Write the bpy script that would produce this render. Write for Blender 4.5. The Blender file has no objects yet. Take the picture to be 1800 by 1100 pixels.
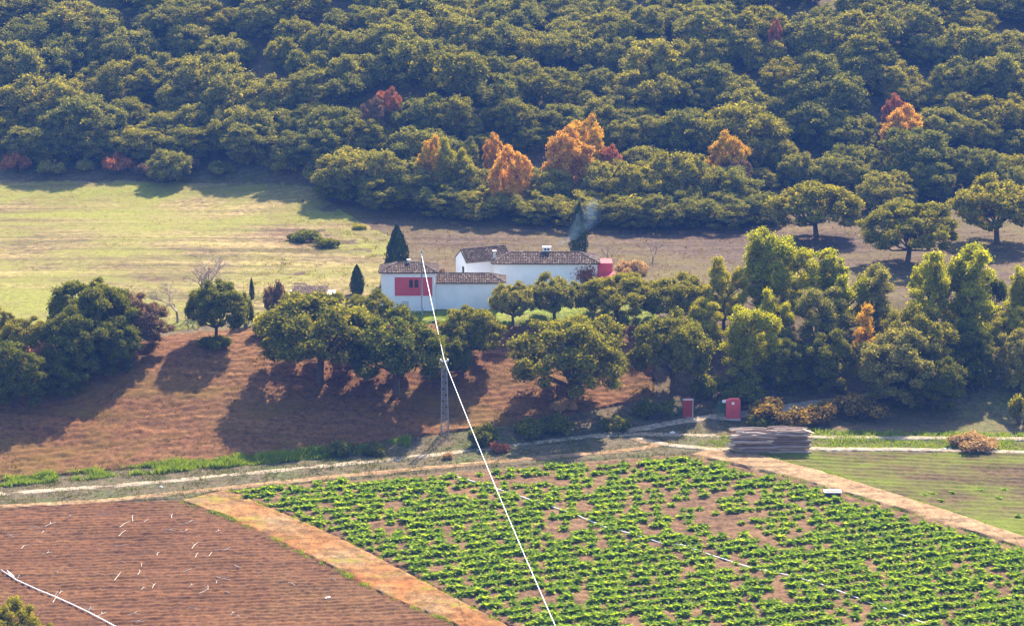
import bpy, math, random
import numpy as np
from mathutils import Vector

R = math.radians
rng = np.random.default_rng(11)
random.seed(5)
scene = bpy.context.scene

# ------------------------------------------------------------------ camera
CAM_H, PITCH, FPX = 75.0, R(13.7), 3731.0
cam_data = bpy.data.cameras.new('camera')
cam = bpy.data.objects.new('camera', cam_data)
scene.collection.objects.link(cam)
cam.location = (0, 0, CAM_H)
cam.rotation_euler = (R(90) - PITCH, 0, 0)
cam_data.sensor_width = 36.0
cam_data.lens = 36.0 * FPX / 1800.0
cam_data.clip_start = 1.0
cam_data.clip_end = 4000.0
scene.camera = cam

# ------------------------------------------------------------------ sky, sun, exposure
SUN_AZ, SUN_EL = R(19), R(42)          # azimuth clockwise from +Y (view direction)
world = bpy.data.worlds.new('World')
scene.world = world
world.use_nodes = True
wn = world.node_tree.nodes
sky = wn.new('ShaderNodeTexSky')
sky.sky_type = 'NISHITA'
sky.sun_disc = False
sky.sun_elevation = SUN_EL
sky.sun_rotation = SUN_AZ
wn['Background'].inputs[1].default_value = 0.15
world.node_tree.links.new(sky.outputs[0], wn['Background'].inputs[0])
sun_data = bpy.data.lights.new('sun', 'SUN')
sun_data.energy = 5.0
sun_data.angle = R(0.53)
sun_data.color = (1.0, 0.86, 0.64)
sun = bpy.data.objects.new('sun', sun_data)
sv = Vector((math.sin(SUN_AZ) * math.cos(SUN_EL), math.cos(SUN_AZ) * math.cos(SUN_EL), math.sin(SUN_EL)))
sun.rotation_euler = sv.to_track_quat('Z', 'Y').to_euler()
sun.location = (0, 300, 200)
scene.collection.objects.link(sun)
scene.view_settings.view_transform = 'Standard'
scene.view_settings.look = 'None'
scene.view_settings.gamma = 1.0
scene.view_settings.use_curve_mapping = False
scene.view_settings.exposure = 1.82
scene.cycles.max_bounces = 8
scene.cycles.diffuse_bounces = 4
scene.cycles.transmission_bounces = 4
scene.cycles.volume_bounces = 1
scene.cycles.use_denoising = True

# ------------------------------------------------------------------ terrain
def toe(x):
    x = np.asarray(x, float)
    return 239.0 + 0.30 * np.where(x < 22, x, 22 + 8 * np.tanh((x - 22) / 8.0 * 0.6))

def sstep(s):
    s = np.clip(s, 0, 1)
    return s * s * (3 - 2 * s)

def hgt(x, y):
    x = np.asarray(x, float); y = np.asarray(y, float)
    t = y - toe(x)
    s = np.clip((t - 4) / 30.0, 0, 1)
    z = 8.0 * (0.55 * s + 0.45 * sstep(s))
    z = z + 0.5 * np.sin(x / 23.0 + 1.0) * np.sin(y / 29.0) * np.clip((t - 34) / 30.0, 0, 1)
    hs = 357.0 + 9.0 * np.tanh((-x - 40) / 18.0)
    sp = 8.0 * np.logaddexp(0, (y - hs) / 8.0)
    sp = sp - 8.0 * np.log1p(np.exp(-np.clip((y - hs + 0) / 8.0, -50, 50))) * 0
    L = 1.0 / (1.0 + np.exp((x + 12) / 14.0))
    right = 0.40 * sp
    left = 0.24 * sp + 0.46 * 42.0 * (1 - np.exp(-sp / 42.0))
    hz = right * (1 - L) + left * L
    und = (2.6 * np.sin(x / 17.0 + y / 40.0) + 2.2 * np.sin(x / 31.0 - y / 19.0 + 2.0)) * np.clip(sp / 45.0, 0, 1)
    hz = 120.0 * (1 - np.exp(-hz / 120.0)) + und
    # the hill the camera stands on
    near = 73.0 * np.clip(1.0 - np.maximum(y, 0) / 95.0, 0, 1)
    return z + hz + near

def ray(px, py):
    u = (px - 900) / FPX; v = (550 - py) / FPX
    return np.array([u, math.cos(PITCH) + v * math.sin(PITCH), -math.sin(PITCH) + v * math.cos(PITCH)])

def on_plane(px, py, Y):
    d = ray(px, py); t = Y / d[1]
    return Vector((d[0] * t, Y, CAM_H + d[2] * t))

def at(px, py):
    """where the ground of the place lies along this line of sight"""
    d = ray(px, py)
    ts = np.arange(120, 800, 0.5) / d[1]
    X, Y, Z = d[0] * ts, d[1] * ts, CAM_H + d[2] * ts
    below = np.nonzero(Z < hgt(X, Y))[0]
    i = below[0] if len(below) else len(ts) - 1
    a, b = ts[max(i - 1, 0)], ts[i]
    for _ in range(24):
        m = (a + b) / 2
        if CAM_H + d[2] * m < hgt(d[0] * m, d[1] * m): b = m
        else: a = m
    return Vector((d[0] * b, d[1] * b, float(hgt(d[0] * b, d[1] * b))))

def scale_at(p):            # metres per photograph pixel at a point
    return (p[1] * math.cos(PITCH) - (p[2] - CAM_H) * math.sin(PITCH)) / FPX

# ------------------------------------------------------------------ object helpers
COL = scene.collection
USED = set()
def tag(o, label=None, cat=None, group=None, kind=None):
    if label is not None:
        o['label'] = label
    if cat: o['category'] = cat
    if group: o['group'] = group
    if kind: o['kind'] = kind
    return o

def empty(name, loc, rz=0.0, sc=(1, 1, 1)):
    o = bpy.data.objects.new(name, None)
    o.empty_display_size = 0.3
    o.location = loc; o.rotation_euler = (0, 0, rz); o.scale = sc
    COL.objects.link(o)
    return o

def mesh(name, verts, faces, mat=None, smooth=False):
    me = bpy.data.meshes.new(name)
    verts = np.asarray(verts, np.float32)
    if isinstance(faces, np.ndarray):
        k = faces.shape[1]; nf = len(faces)
        me.vertices.add(len(verts)); me.vertices.foreach_set('co', verts.ravel())
        me.loops.add(nf * k); me.loops.foreach_set('vertex_index', faces.astype(np.int32).ravel())
        me.polygons.add(nf)
        me.polygons.foreach_set('loop_start', np.arange(0, nf * k, k, dtype=np.int32))
        me.polygons.foreach_set('loop_total', np.full(nf, k, np.int32))
        me.update(calc_edges=True)
    else:
        me.from_pydata([tuple(map(float, v)) for v in verts], [], faces)
        me.update()
    if smooth:
        me.polygons.foreach_set('use_smooth', np.ones(len(me.polygons), bool))
    if mat: me.materials.append(mat)
    return me

def obj(name, me, parent=None, mat=None, loc=None):
    o = bpy.data.objects.new(name, me)
    COL.objects.link(o)
    if parent is not None: o.parent = parent
    if loc is not None: o.location = loc
    if mat is not None:
        if len(me.materials) == 0: me.materials.append(mat)
        o.material_slots[0].link = 'OBJECT'
        o.material_slots[0].material = mat
    return o

class MB:
    """collects shapes and links them as ONE mesh"""
    def __init__(s): s.v = []; s.f = []
    def add(s, v, f):
        n = len(s.v); s.v += [tuple(p) for p in v]; s.f += [tuple(i + n for i in q) for q in f]
    def box(s, x0, x1, y0, y1, z0, z1):
        s.add([(x0,y0,z0),(x1,y0,z0),(x1,y1,z0),(x0,y1,z0),(x0,y0,z1),(x1,y0,z1),(x1,y1,z1),(x0,y1,z1)],
              [(0,3,2,1),(4,5,6,7),(0,1,5,4),(1,2,6,5),(2,3,7,6),(3,0,4,7)])
    def tube(s, pts, rad, n=6, caps=True):
        pts = [Vector(p) for p in pts]
        if not hasattr(rad, '__len__'): rad = [rad] * len(pts)
        rings = []; prev = None
        for i, p in enumerate(pts):
            d = (pts[min(i + 1, len(pts) - 1)] - pts[max(i - 1, 0)]).normalized()
            ref = Vector((0, 0, 1)) if abs(d.z) < 0.9 else Vector((1, 0, 0))
            a = d.cross(ref).normalized(); b = d.cross(a)
            rings.append([p + (a * math.cos(k * 2 * math.pi / n) + b * math.sin(k * 2 * math.pi / n)) * rad[i] for k in range(n)])
        v = [q for r_ in rings for q in r_]; f = []
        for i in range(len(pts) - 1):
            for k in range(n):
                f.append((i*n+k, i*n+(k+1)%n, (i+1)*n+(k+1)%n, (i+1)*n+k))
        if caps:
            f.append(tuple(range(n))); f.append(tuple((len(pts)-1)*n + k for k in reversed(range(n))))
        s.add(v, f)
    def mesh(s, name, mat=None, smooth=False): return mesh(name, s.v, s.f, mat, smooth)
    def build(s, name, mat, parent=None, smooth=False, loc=None):
        return obj(name, s.mesh(name, mat, smooth), parent, loc=loc)

ORD = ['first','second','third','fourth','fifth','sixth','seventh','eighth','ninth','tenth','eleventh','twelfth','thirteenth',
       'fourteenth','fifteenth','sixteenth','seventeenth','eighteenth','nineteenth']
TENS = {20: 'twent', 30: 'thirt', 40: 'fort', 50: 'fift', 60: 'sixt', 70: 'sevent', 80: 'eight', 90: 'ninet'}
def nth(i):                 # 1 -> first
    if i < 20: return ORD[i - 1]
    t, u = i // 10 * 10, i % 10
    t = min(t, 90); return TENS[t] + 'ieth' if u == 0 else TENS[t] + 'y-' + ORD[u - 1]

# ------------------------------------------------------------------ materials
class NT:
    def __init__(s, name):
        s.m = bpy.data.materials.new(name); s.m.use_nodes = True
        s.t = s.m.node_tree; s.n = s.t.nodes; s.n.clear()
        s.out = s.n.new('ShaderNodeOutputMaterial')
    def node(s, typ, **kw):
        nd = s.n.new(typ)
        for k, v in kw.items():
            if k.startswith('_'): setattr(nd, k[1:], v)
            else: nd.inputs[k.replace('0x', '')].default_value = v
        return nd
    def link(s, a, b): s.t.links.new(a, b)
    def coords(s, rot=0.0, sc=(1, 1, 1)):
        tc = s.node('ShaderNodeTexCoord'); mp = s.node('ShaderNodeMapping')
        mp.inputs['Rotation'].default_value = (0, 0, rot); mp.inputs['Scale'].default_value = sc
        s.link(tc.outputs['Object'], mp.inputs[0]); return mp.outputs[0]
    def noise(s, vec, scale, detail=4.0, rough=0.6, dist=0.0):
        nd = s.node('ShaderNodeTexNoise'); nd.inputs['Scale'].default_value = scale
        nd.inputs['Detail'].default_value = detail; nd.inputs['Roughness'].default_value = rough
        nd.inputs['Distortion'].default_value = dist
        s.link(vec, nd.inputs['Vector']); return nd.outputs['Fac']
    def ramp(s, fac, stops, interp='LINEAR'):
        nd = s.node('ShaderNodeValToRGB'); cr = nd.color_ramp; cr.interpolation = interp
        while len(cr.elements) < len(stops): cr.elements.new(0.5)
        for e, (p, c) in zip(cr.elements, stops):
            e.position = p; e.color = (c[0], c[1], c[2], 1) if hasattr(c, '__len__') else (c, c, c, 1)
        s.link(fac, nd.inputs[0]); return nd.outputs[0]
    def mix(s, fac, a, b, mode='MIX'):
        nd = s.n.new('ShaderNodeMix'); nd.data_type = 'RGBA'; nd.blend_type = mode
        for sock, v in ((nd.inputs[0], fac), (nd.inputs[6], a), (nd.inputs[7], b)):
            if hasattr(v, 'is_linked'): s.link(v, sock)
            elif hasattr(v, '__len__'): sock.default_value = (v[0], v[1], v[2], 1)
            else: sock.default_value = v
        return nd.outputs[2]
    def bump(s, h, strength=0.5, dist=0.1):
        b = s.node('ShaderNodeBump'); b.inputs['Strength'].default_value = strength; b.inputs['Distance'].default_value = dist
        s.link(h, b.inputs['Height']); return b.outputs[0]
    def principled(s, col, rough=0.9, spec=0.2, normal=None, metal=0.0):
        p = s.node('ShaderNodeBsdfPrincipled')
        if hasattr(col, 'is_linked'): s.link(col, p.inputs['Base Color'])
        else: p.inputs['Base Color'].default_value = (col[0], col[1], col[2], 1)
        p.inputs['Roughness'].default_value = rough; p.inputs['Specular IOR Level'].default_value = spec
        p.inputs['Metallic'].default_value = metal
        if normal: s.link(normal, p.inputs['Normal'])
        return p.outputs[0]
    def done(s, sh): s.link(sh, s.out.inputs['Surface']); return s.m

def soil(name, cols, patch=0.06, fine=1.6, streak=None, bump=0.6, grass=None, grass_scale=0.05, grass_pos=(0.45, 0.62), rough=0.95):
    """earth or short grass: large patches, fine clods, optional streaks along the working direction, optional grass cover"""
    t = NT(name); v = t.coords()
    big = t.noise(v, patch, 5, 0.62, 0.4)
    c = t.ramp(big, [(0.32, cols[0]), (0.5, cols[1]), (0.68, cols[2])])
    fn = t.noise(v, fine, 6, 0.72)
    c = t.mix(0.9, c, t.ramp(fn, [(0.32, 0.35), (0.5, 1.0), (0.68, 1.6)]), 'MULTIPLY')
    c = t.mix(0.6, c, t.ramp(t.noise(v, fine * 4.3, 3, 0.7), [(0.34, 0.45), (0.5, 1.0), (0.66, 1.5)]), 'MULTIPLY')
    h = fn
    if streak:
        ang, sc, amt = streak
        sv_ = t.coords(rot=-ang, sc=(sc * 0.05, sc, sc * 0.05))
        st = t.noise(sv_, 1.0, 3, 0.6, 0.3)
        c = t.mix(amt, c, t.ramp(st, [(0.35, 0.45), (0.52, 1.0), (0.66, 1.45)]), 'MULTIPLY')
        h = t.mix(0.5, fn, st)
    if grass:
        g1, g2 = grass
        gn = t.noise(t.coords(rot=-0.29, sc=(1, 1.8, 1)), grass_scale, 7, 0.68, 0.5)
        fac = t.ramp(gn, [(grass_pos[0], 0.0), (grass_pos[1], 1.0)])
        gg = t.mix(t.noise(v, 0.35, 5, 0.7), g1, g2)
        gf = t.noise(v, fine * 1.7, 5, 0.75)
        gg = t.mix(0.7, gg, t.ramp(gf, [(0.3, 0.45), (0.5, 1.0), (0.7, 1.45)]), 'MULTIPLY')
        c = t.mix(fac, c, gg)
    return t.done(t.principled(c, rough, 0.1, t.bump(h, bump, 0.25)))

def leafmat(name, cols, trans=0.35, tcol=None, rough=0.75, spec=0.0, var=0.4):
    """leaves: colour differs from leaf to leaf and from tree to tree, and light passes through"""
    t = NT(name)
    geo = t.node('ShaderNodeNewGeometry'); oi = t.node('ShaderNodeObjectInfo')
    c = t.ramp(geo.outputs['Random Per Island'], [(0.0, cols[0]), (0.45, cols[1]), (0.8, cols[2]), (1.0, cols[2])])
    c = t.mix(var, c, t.ramp(oi.outputs['Random'], [(0.0, (0.55, 0.62, 0.55)), (0.5, (1, 1, 1)), (1.0, (1.45, 1.3, 0.9))]), 'MULTIPLY')
    p = t.principled(c, rough, spec)
    tr = t.node('ShaderNodeBsdfTranslucent')
    tc = t.mix(1.0, c, tcol or (1.25, 1.15, 0.55), 'MULTIPLY')
    t.link(tc, tr.inputs[0])
    mx = t.node('ShaderNodeMixShader'); mx.inputs[0].default_value = trans
    t.link(p, mx.inputs[1]); t.link(tr.outputs[0], mx.inputs[2])
    return t.done(mx.outputs[0])

def plain(name, col, rough=0.8, spec=0.2, vary=0.2, scale=1.5, metal=0.0, bump=0.0):
    t = NT(name); v = t.coords()
    nz = t.noise(v, scale, 6, 0.65)
    c = t.mix(vary, col, t.ramp(nz, [(0.3, tuple(k * 0.45 for k in col)), (0.55, col), (0.75, tuple(min(1, k * 1.3) for k in col))]))
    return t.done(t.principled(c, rough, spec, t.bump(nz, bump, 0.05) if bump else None, metal))

M = {}
M['ground'] = soil('ground_mat', [(0.079, 0.061, 0.027), (0.102, 0.071, 0.039), (0.079, 0.085, 0.024)], 0.05, 1.2)
M['plough'] = soil('plough_mat', [(0.081, 0.034, 0.013), (0.093, 0.040, 0.016), (0.101, 0.050, 0.020)], 0.07, 2.0, streak=(0.109, 0.924, 0.475))
M['strip'] = soil('strip_mat', [(0.198, 0.070, 0.017), (0.189, 0.090, 0.030), (0.149, 0.101, 0.050)], 0.13, 1.0, streak=(-0.80, 0.55, 0.5),
                  grass=((0.190, 0.177, 0.012), (0.176, 0.136, 0.017)), grass_scale=0.16, grass_pos=(0.56, 0.66))
M['cropsoil'] = soil('cropsoil_mat', [(0.101, 0.053, 0.026), (0.117, 0.064, 0.031), (0.132, 0.076, 0.037)], 0.06, 1.5, streak=(0.264, 0.558, 0.380))
M['path'] = soil('path_mat', [(0.189, 0.111, 0.055), (0.211, 0.132, 0.069), (0.224, 0.154, 0.082)], 0.12, 0.9, streak=(-0.75, 0.9, 0.5))
M['track'] = soil('track_mat', [(0.221, 0.171, 0.121), (0.275, 0.221, 0.160), (0.253, 0.187, 0.132)], 0.3, 1.4, bump=0.3)
M['rightfield'] = soil('rightfield_mat', [(0.061, 0.038, 0.016), (0.076, 0.050, 0.020), (0.076, 0.057, 0.020)], 0.06, 1.4, streak=(-0.15, 0.8, 0.5),
                       grass=((0.101, 0.123, 0.007), (0.075, 0.090, 0.008)), grass_scale=0.06, grass_pos=(0.42, 0.60))
M['slope'] = soil('slope_mat', [(0.110, 0.044, 0.017), (0.125, 0.055, 0.022), (0.136, 0.068, 0.025)], 0.05, 1.5, streak=(0.30, 0.8, 0.5),
                  grass=((0.137, 0.082, 0.014), (0.109, 0.068, 0.013)), grass_scale=0.05, grass_pos=(0.50, 0.70))
M['meadow'] = soil('meadow_mat', [(0.105, 0.060, 0.036), (0.160, 0.118, 0.050), (0.172, 0.140, 0.044)], 0.045, 0.9, streak=(0.05, 0.45, 0.85),
                   grass=((0.128, 0.140, 0.022), (0.172, 0.155, 0.032)), grass_scale=0.030, grass_pos=(0.42, 0.58), bump=0.9)
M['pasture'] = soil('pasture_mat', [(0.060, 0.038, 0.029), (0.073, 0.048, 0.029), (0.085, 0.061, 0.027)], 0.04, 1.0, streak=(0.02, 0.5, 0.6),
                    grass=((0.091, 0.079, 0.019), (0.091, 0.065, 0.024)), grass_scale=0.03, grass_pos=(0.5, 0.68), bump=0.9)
M['bank'] = soil('bank_mat', [(0.056, 0.060, 0.024), (0.096, 0.072, 0.044), (0.056, 0.080, 0.020)], 0.12, 1.6)
M['yard'] = soil('yard_mat', [(0.104, 0.143, 0.019), (0.143, 0.169, 0.026), (0.156, 0.130, 0.046)], 0.12, 1.4)
M['mud'] = plain('mud_mat', (0.36, 0.32, 0.29), 0.45, 0.4, 0.5, 0.8)
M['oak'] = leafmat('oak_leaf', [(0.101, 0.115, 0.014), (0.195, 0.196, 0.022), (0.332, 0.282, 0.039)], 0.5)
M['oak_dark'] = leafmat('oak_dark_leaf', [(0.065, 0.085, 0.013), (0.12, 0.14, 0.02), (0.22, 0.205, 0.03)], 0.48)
M['forest'] = leafmat('forest_leaf', [(0.098, 0.117, 0.022), (0.190, 0.195, 0.034), (0.327, 0.290, 0.055)], 0.5, var=0.6)
M['olive'] = leafmat('olive_leaf', [(0.138, 0.146, 0.033), (0.242, 0.230, 0.052), (0.369, 0.325, 0.086)], 0.5, var=0.25)
M['poplar'] = leafmat('poplar_leaf', [(0.16, 0.20, 0.012), (0.29, 0.32, 0.018), (0.48, 0.43, 0.028)], 0.58, var=0.3)
M['yellowgreen'] = leafmat('yellowgreen_leaf', [(0.18, 0.20, 0.02), (0.30, 0.29, 0.025), (0.45, 0.38, 0.03)], 0.45, var=0.2)
M['gold'] = leafmat('gold_leaf', [(0.22, 0.18, 0.03), (0.58, 0.34, 0.03), (0.72, 0.48, 0.05)], 0.45, (1.2, 1.0, 0.5), var=0.1)
M['orange'] = leafmat('orange_leaf', [(0.24, 0.17, 0.03), (0.60, 0.31, 0.05), (0.74, 0.50, 0.08)], 0.5, (1.2, 0.95, 0.6), var=0.1)
M['red'] = leafmat('red_leaf', [(0.16, 0.09, 0.03), (0.38, 0.14, 0.06), (0.48, 0.22, 0.09)], 0.4, (1.2, 0.9, 0.7), var=0.1)
M['russet'] = leafmat('russet_leaf', [(0.12, 0.08, 0.045), (0.17, 0.11, 0.06), (0.24, 0.16, 0.08)], 0.3, (1.2, 1.0, 0.7), var=0.1)
M['dry'] = leafmat('dry_leaf', [(0.28, 0.17, 0.07), (0.42, 0.26, 0.10), (0.55, 0.38, 0.17)], 0.35, (1.1, 1.0, 0.8), var=0.1)
M['goldbrown'] = leafmat('goldbrown_leaf', [(0.09, 0.065, 0.02), (0.18, 0.12, 0.03), (0.36, 0.25, 0.05)], 0.4, (1.2, 1.0, 0.6), var=0.1)
M['cypress'] = leafmat('cypress_leaf', [(0.018, 0.034, 0.014), (0.03, 0.05, 0.018), (0.06, 0.075, 0.022)], 0.15)
M['crop'] = leafmat('crop_leaf', [(0.08, 0.16, 0.014), (0.17, 0.28, 0.02), (0.31, 0.41, 0.035)], 0.5, (1.35, 1.25, 0.4), 0.65, 0.05, var=0.25)
M['grass'] = leafmat('grass_blade', [(0.08, 0.15, 0.012), (0.14, 0.22, 0.02), (0.26, 0.30, 0.03)], 0.45, (1.3, 1.25, 0.5), var=0.0)
M['darkgrass'] = leafmat('darkgrass_blade', [(0.05, 0.065, 0.010), (0.085, 0.10, 0.015), (0.14, 0.14, 0.025)], 0.4, var=0.0)
M['stubble'] = leafmat('stubble_blade', [(0.11, 0.07, 0.022), (0.17, 0.115, 0.032), (0.25, 0.19, 0.05)], 0.4, (1.1, 1.0, 0.8), var=0.0)
M['bark'] = plain('bark_mat', (0.10, 0.075, 0.055), 0.95, 0.1, 0.6, 6.0, bump=0.6)
M['paletwig'] = plain('pale_twig_mat', (0.30, 0.22, 0.17), 0.95, 0.1, 0.4, 4.0)
M['white'] = plain('whitewash_mat', (0.80, 0.79, 0.77), 0.9, 0.1, 0.22, 0.45, bump=0.15)
M['redpaint'] = plain('red_render_mat', (0.58, 0.095, 0.105), 0.85, 0.15, 0.2, 1.2, bump=0.15)
M['glass'] = plain('window_glass_mat', (0.035, 0.035, 0.045), 0.15, 0.5, 0.1)
M['mortar'] = plain('roof_bed_mat', (0.10, 0.06, 0.045), 0.95, 0.1, 0.4, 3.0)
M['pipe'] = plain('pipe_mat', (0.78, 0.77, 0.74), 0.5, 0.3, 0.15, 2.0)
M['stalk'] = plain('stalk_mat', (0.58, 0.52, 0.43), 0.85, 0.2, 0.25, 3.0)
M['cable'] = plain('cable_mat', (0.86, 0.86, 0.84), 0.5, 0.4, 0.05)
M['steel'] = plain('steel_mat', (0.26, 0.26, 0.27), 0.55, 0.4, 0.25, 2.0, metal=0.3)
M['greenmetal'] = plain('green_metal_mat', (0.045, 0.13, 0.07), 0.6, 0.3, 0.25, 2.0)
M['darkiron'] = plain('dark_iron_mat', (0.05, 0.045, 0.045), 0.6, 0.3, 0.2)
M['stone'] = plain('stone_mat', (0.55, 0.52, 0.47), 0.9, 0.1, 0.4, 2.0, bump=0.4)

t_ = NT('roof_tile_mat')
_g = t_.node('ShaderNodeNewGeometry')
_c = t_.ramp(_g.outputs['Random Per Island'], [(0.0, (0.045, 0.03, 0.025)), (0.35, (0.08, 0.05, 0.038)), (0.65, (0.12, 0.072, 0.05)), (0.88, (0.15, 0.105, 0.075)), (1.0, (0.26, 0.21, 0.16))])
_c = t_.mix(0.5, _c, t_.ramp(t_.noise(t_.coords(), 2.5, 5, 0.7), [(0.35, 0.45), (0.55, 1.0), (0.7, 1.2)]), 'MULTIPLY')
M['tile'] = t_.done(t_.principled(_c, 0.85, 0.2))
t_ = NT('log_bark_mat')
_g = t_.node('ShaderNodeObjectInfo')
_c = t_.ramp(_g.outputs['Random'], [(0.0, (0.17, 0.12, 0.095)), (0.5, (0.34, 0.25, 0.20)), (1.0, (0.55, 0.44, 0.36))])
_n = t_.noise(t_.coords(sc=(0.4, 2, 2)), 3.0, 6, 0.7)
_c = t_.mix(0.5, _c, t_.ramp(_n, [(0.3, 0.35), (0.5, 1.0), (0.7, 1.5)]), 'MULTIPLY')
M['log'] = t_.done(t_.principled(_c, 0.95, 0.1, t_.bump(_n, 0.7, 0.05)))
M['cutwood'] = plain('cut_wood_mat', (0.55, 0.42, 0.28), 0.9, 0.1, 0.4, 4.0)

# ------------------------------------------------------------------ ground sheet
def axis(parts):
    out = [parts[0][0]]
    for a, b, st in parts:
        n = max(1, int(round((b - a) / st)))
        out += list(np.linspace(a, b, n + 1)[1:])
    return np.array(out)
gx = axis([(-640, -160, 20), (-160, -120, 4), (-120, 120, 1.5), (120, 160, 4), (160, 640, 20)])
gy = axis([(-260, -20, 20), (-20, 160, 4), (160, 440, 1.0), (440, 560, 3), (560, 940, 20)])
GX, GY = np.meshgrid(gx, gy)
gv = np.stack([GX, GY, hgt(GX, GY)], -1).reshape(-1, 3)
nx, ny = len(gx), len(gy)
ii = (np.arange(ny - 1)[:, None] * nx + np.arange(nx - 1)[None, :]).ravel()
gf = np.stack([ii, ii + 1, ii + nx + 1, ii + nx], 1)
tag(obj('ground', mesh('ground', gv, gf, M['ground'], True)), kind='structure')

def poly_resample(pts, n):
    pts = np.array([(p[0], p[1]) for p in pts], float)
    d = np.r_[0, np.cumsum(np.linalg.norm(np.diff(pts, axis=0), axis=1))]
    s = np.linspace(0, d[-1], n)
    return np.stack([np.interp(s, d, pts[:, 0]), np.interp(s, d, pts[:, 1])], 1)

class Patch:
    """a field between a near and a far edge, laid on the terrain"""
    def __init__(s, near, far):
        s.near = [at(*p) for p in near]; s.far = [at(*p) for p in far]
    def xy(s, u, v):
        n = 240
        a = poly_resample(s.near, n); b = poly_resample(s.far, n)
        q = np.linspace(0, 1, n)
        A = np.stack([np.interp(u, q, a[:, 0]), np.interp(u, q, a[:, 1])], -1)
        B = np.stack([np.interp(u, q, b[:, 0]), np.interp(u, q, b[:, 1])], -1)
        return A * (1 - v)[..., None] + B * v[..., None]
    def sheet(s, name, mat, nu, nv, off, disp=None, ragged=0.25):
        u, v = np.meshgrid(np.linspace(0, 1, nu), np.linspace(0, 1, nv))
        p = s.xy(u, v)
        j = rng.normal(0, ragged, p.shape)
        j = (j + np.roll(j, 1, 0) + np.roll(j, 1, 1)) / 1.7
        edge = np.zeros_like(u); edge[0] = edge[-1] = 1; edge[:, 0] = edge[:, -1] = 1
        p = p + j * edge[..., None]
        z = hgt(p[..., 0], p[..., 1]) + off
        if disp is not None: z = z + disp(p[..., 0], p[..., 1]) * (1 - edge)
        z = z - edge * (off + 0.08)
        V = np.concatenate([p, z[..., None]], -1).reshape(-1, 3)
        k = (np.arange(nv - 1)[:, None] * nu + np.arange(nu - 1)[None, :]).ravel()
        Fq = np.stack([k, k + 1, k + nu + 1, k + nu], 1)
        return tag(obj(name, mesh(name, V, Fq, mat, True)), kind='structure')

def vnoise(x, y, sc, seed=0):
    g = np.random.default_rng(seed).random((64, 64))
    a = x / sc; b = y / sc
    i = np.floor(a).astype(int); j = np.floor(b).astype(int); fa = a - i; fb = b - j
    fa = fa * fa * (3 - 2 * fa); fb = fb * fb * (3 - 2 * fb)
    q = lambda m, n: g[m % 64, n % 64]
    return (q(i, j) * (1 - fa) + q(i + 1, j) * fa) * (1 - fb) + (q(i, j + 1) * (1 - fa) + q(i + 1, j + 1) * fa) * fb

def furrow(ang, pitch, amp, rough=0.05, wob=0.1):
    ca, sa = math.cos(ang), math.sin(ang)
    def f(x, y):
        q = (-sa * x + ca * y) + wob * vnoise(x, y, 5.0, 3)
        return amp * (0.5 + 0.5 * np.sin(q * 2 * math.pi / pitch)) * (0.5 + vnoise(x, y, 3.0, 4)) + rough * vnoise(x, y, 0.6, 5) * 2
    return f

def clods(amp, sc):
    return lambda x, y: amp * (vnoise(x, y, sc, 8) + 0.6 * vnoise(x, y, sc * 0.45, 9))

plough = Patch([(-160, 1180), (-180, 1040), (-200, 900)], [(938, 1180), (798, 1096), (688, 1052), (598, 1004), (488, 951), (408, 912), (320, 881)])
plough.sheet('ploughed_field', M['plough'], 380, 230, 0.06, furrow(0.10, 0.85, 0.08, 0.07))
strip = Patch([(930, 1180), (790, 1096), (680, 1052), (590, 1004), (480, 951), (400, 912), (312, 882)], [(1010, 1180), (890, 1100), (700, 1000), (600, 948), (500, 905), (400, 862)])
strip.sheet('dirt_strip', M['strip'], 160, 24, 0.15, clods(0.16, 0.9), 0.22)
crop = Patch([(1010, 1180), (1500, 1180), (2150, 1180)], [(390, 866), (600, 846), (800, 828), (1000, 815), (1205, 803)])
crop_near, crop_far = crop.near, crop.far
cropsheet = Patch([(1010, 1180), (890, 1100), (700, 1000), (600, 948), (500, 905), (392, 864)], [(2200, 1180), (2000, 1030), (1800, 968), (1600, 905), (1400, 845), (1205, 801)])
cropsheet.sheet('crop_field', M['cropsoil'], 260, 230, 0.07, furrow(0.30, 1.85, 0.07, 0.10))
path = Patch([(2200, 1180), (2000, 1030), (1800, 968), (1600, 905), (1400, 845), (1205, 801)], [(2350, 1120), (2050, 985), (1800, 945), (1620, 885), (1450, 832), (1330, 800), (1240, 793)])
path.sheet('field_path', M['path'], 140, 14, 0.24, clods(0.10, 1.0), 0.3)
rightfield = Patch([(2340, 1130), (2040, 992), (1795, 952), (1614, 891), (1443, 837), (1292, 799)], [(2250, 812), (2000, 802), (1800, 798), (1650, 796), (1420, 795), (1300, 795)])
rightfield.sheet('seedling_field', M['rightfield'], 160, 140, 0.08, furrow(-0.15, 1.3, 0.10))
slope = Patch([(-250, 862), (0, 846), (200, 826), (370, 812), (560, 795), (700, 772), (860, 752), (1000, 728), (1150, 700)],
              [(-250, 640), (0, 640), (150, 640), (300, 590), (450, 575), (600, 575), (760, 572), (900, 575), (1150, 575)])
slope.sheet('slope_field', M['slope'], 260, 170, 0.06, furrow(0.30, 1.15, 0.05, 0.12))
meadow = Patch([(-250, 620), (0, 600), (150, 592), (300, 585), (480, 548), (660, 548)], [(-250, 314), (0, 318), (230, 317), (400, 322), (545, 324), (690, 420)])
meadow.sheet('meadow', M['meadow'], 150, 120, 0.12, clods(0.10, 2.2), 0.5)
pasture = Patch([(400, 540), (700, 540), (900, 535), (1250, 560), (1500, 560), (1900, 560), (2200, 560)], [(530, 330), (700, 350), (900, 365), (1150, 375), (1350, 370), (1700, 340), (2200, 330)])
pasture.sheet('pasture', M['pasture'], 170, 110, 0.06, clods(0.10, 2.0), 0.5)
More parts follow.
